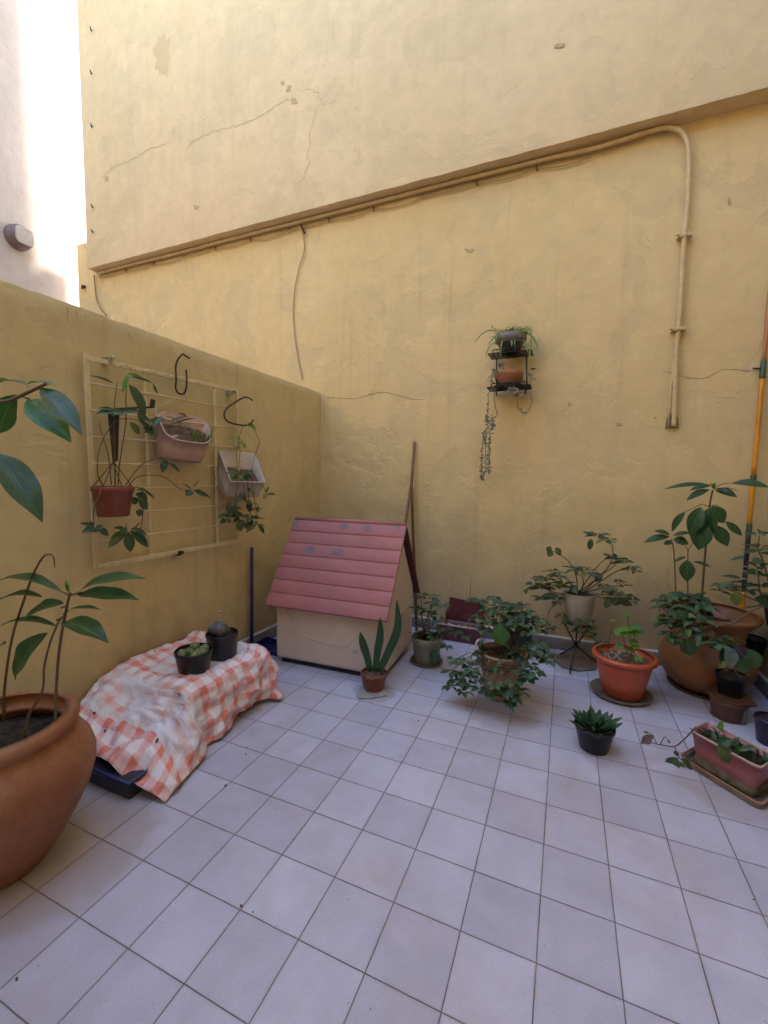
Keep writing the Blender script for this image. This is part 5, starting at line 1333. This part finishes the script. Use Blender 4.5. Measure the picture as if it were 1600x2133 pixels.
m = MB(); n = len(q); m.add([p for p in q] + b_, [(i, (i + 1) % n, n + (i + 1) % n, n + i) for i in range(n)]); m.build('grimy_foot', simple('mossy_foot', (.20, .17, .12), .7, .5, 30, .001, 60, (.40, .36, .32), .6), t)
m = MB(); m2 = MB(); random.seed(61)
pst(m, [(1450, 1515), (1425, 1540), (1405, 1555), (1380, 1552), (1362, 1548), (1350, 1540)], 1.50, .003, .0016)
pst(m, [(1405, 1555), (1412, 1572), (1418, 1582), (1425, 1580)], 1.50, .0025, .0016)
pst(m, [(1375, 1552), (1385, 1535), (1395, 1548)], 1.50, .002, .0012); pst(m, [(1368, 1548), (1358, 1530), (1345, 1526)], 1.50, .002, .0012)
for k in range(14):
    a = TR(R(.02, LL - .02), R(.02, LS - .02), .12); m.tube([a, a + V((R(-.03, .03), R(-.03, .03), R(.02, .06)))], .0016, 5)
for q in [(1362, 1532, 1336, 1549, 16), (1358, 1548, 1340, 1548, 6), (1352, 1527, 1340, 1525, 4), (1390, 1540, 1396, 1549, 4)]: pleaf(m2, *q, 1.49, 0, .7)
m2.build('dark_leaf', lf_dry, t); m2 = MB()
for q in [(1412, 1578, 1392, 1606, 26), (1418, 1590, 1408, 1618, 24), (1424, 1582, 1455, 1610, 15), (1415, 1574, 1402, 1566, 9), (1420, 1582, 1436, 1592, 12), (1425, 1590, 1412, 1600, 16), (1500, 1548, 1518, 1590, 30), (1495, 1552, 1525, 1540, 20), (1538, 1562, 1572, 1556, 10)]: pleaf(m2, *q, 1.49 if q[0] < 1450 else 1.42, 0, .8)
for k in range(34):
    a = TR(R(.01, LL * .95), R(.02, LS - .02), .125); d = V((R(-1, 1), R(-1, 1), R(.2, 1.4))).normalized() * R(.025, .06); m2.leaf(a, a + d, R(.010, .022), (R(-.5, .5), -.5, 1), nseg=5)
m2.build('foliage', lf_dark, t); m.build('stem', m_stem, t)
m2 = MB()
for q in [(1500, 1520, 1505, 1500, 10), (1508, 1525, 1490, 1512, 8), (1540, 1565, 1575, 1555, 9), (1540, 1568, 1530, 1545, 9)]: pleaf(m2, *q, 1.45, 0, .6)
m2.build('young_leaf', lf_bright, t)

# ================================================================== litter on the tiles
random.seed(70)
LIT = ['largest dry leaf scrap, lying on a tile in front of the small snake plant', 'dark leaf scrap on a joint beside the lower tip of the checked oilcloth', 'dark scrap on a tile joint in the lower left floor, larger of two close together',
       'small crumb just right of the bigger scrap in the lower left floor', 'dark speck on the tiles between the snake plant and the bushy plant', 'speck on the tile in front of the bushy centre plant',
       'speck on the tiles below the pink planter tray', 'speck on the tile right of the oilcloth hem', 'speck alone near the bottom middle of the floor', 'upper of two small scraps beside the oilcloth front', 'lower of two small scraps beside the oilcloth front',
       'dark scrap in the bottom left corner beyond the big clay pot', 'crumb on a joint at the right edge of the floor', 'tiny crumb at the very bottom of the floor', 'faint crumb on the tile under the big clay pot, bottom left']
for li, (x, y, s_) in enumerate([(871, 1503, .012), (470, 1637, .010), (502, 1888, .008), (527, 1901, .005), (892, 1536, .004), (922, 1561, .004), (1425, 1722, .005), (575, 1687, .004), (1134, 1971, .004), (512, 1572, .008), (515, 1558, .006), (35, 2040, .007), (1570, 1875, .005), (772, 2102, .003), (80, 2013, .003)]):
    p = F(x, y, .002); a = R(0, 6.28); d = V((math.cos(a), math.sin(a), 0)) * s_ * 1.3
    m = MB(); m.leaf(p - d * .5, p + d * .5 + V((0, 0, .002)), s_ * .9, (0, 0, 1), nseg=5, arch=.1)
    tag(m.build('leaf_scrap', lf_dry, origin=p), LIT[li], 'leaf litter', 'leaf scraps on the tiles')
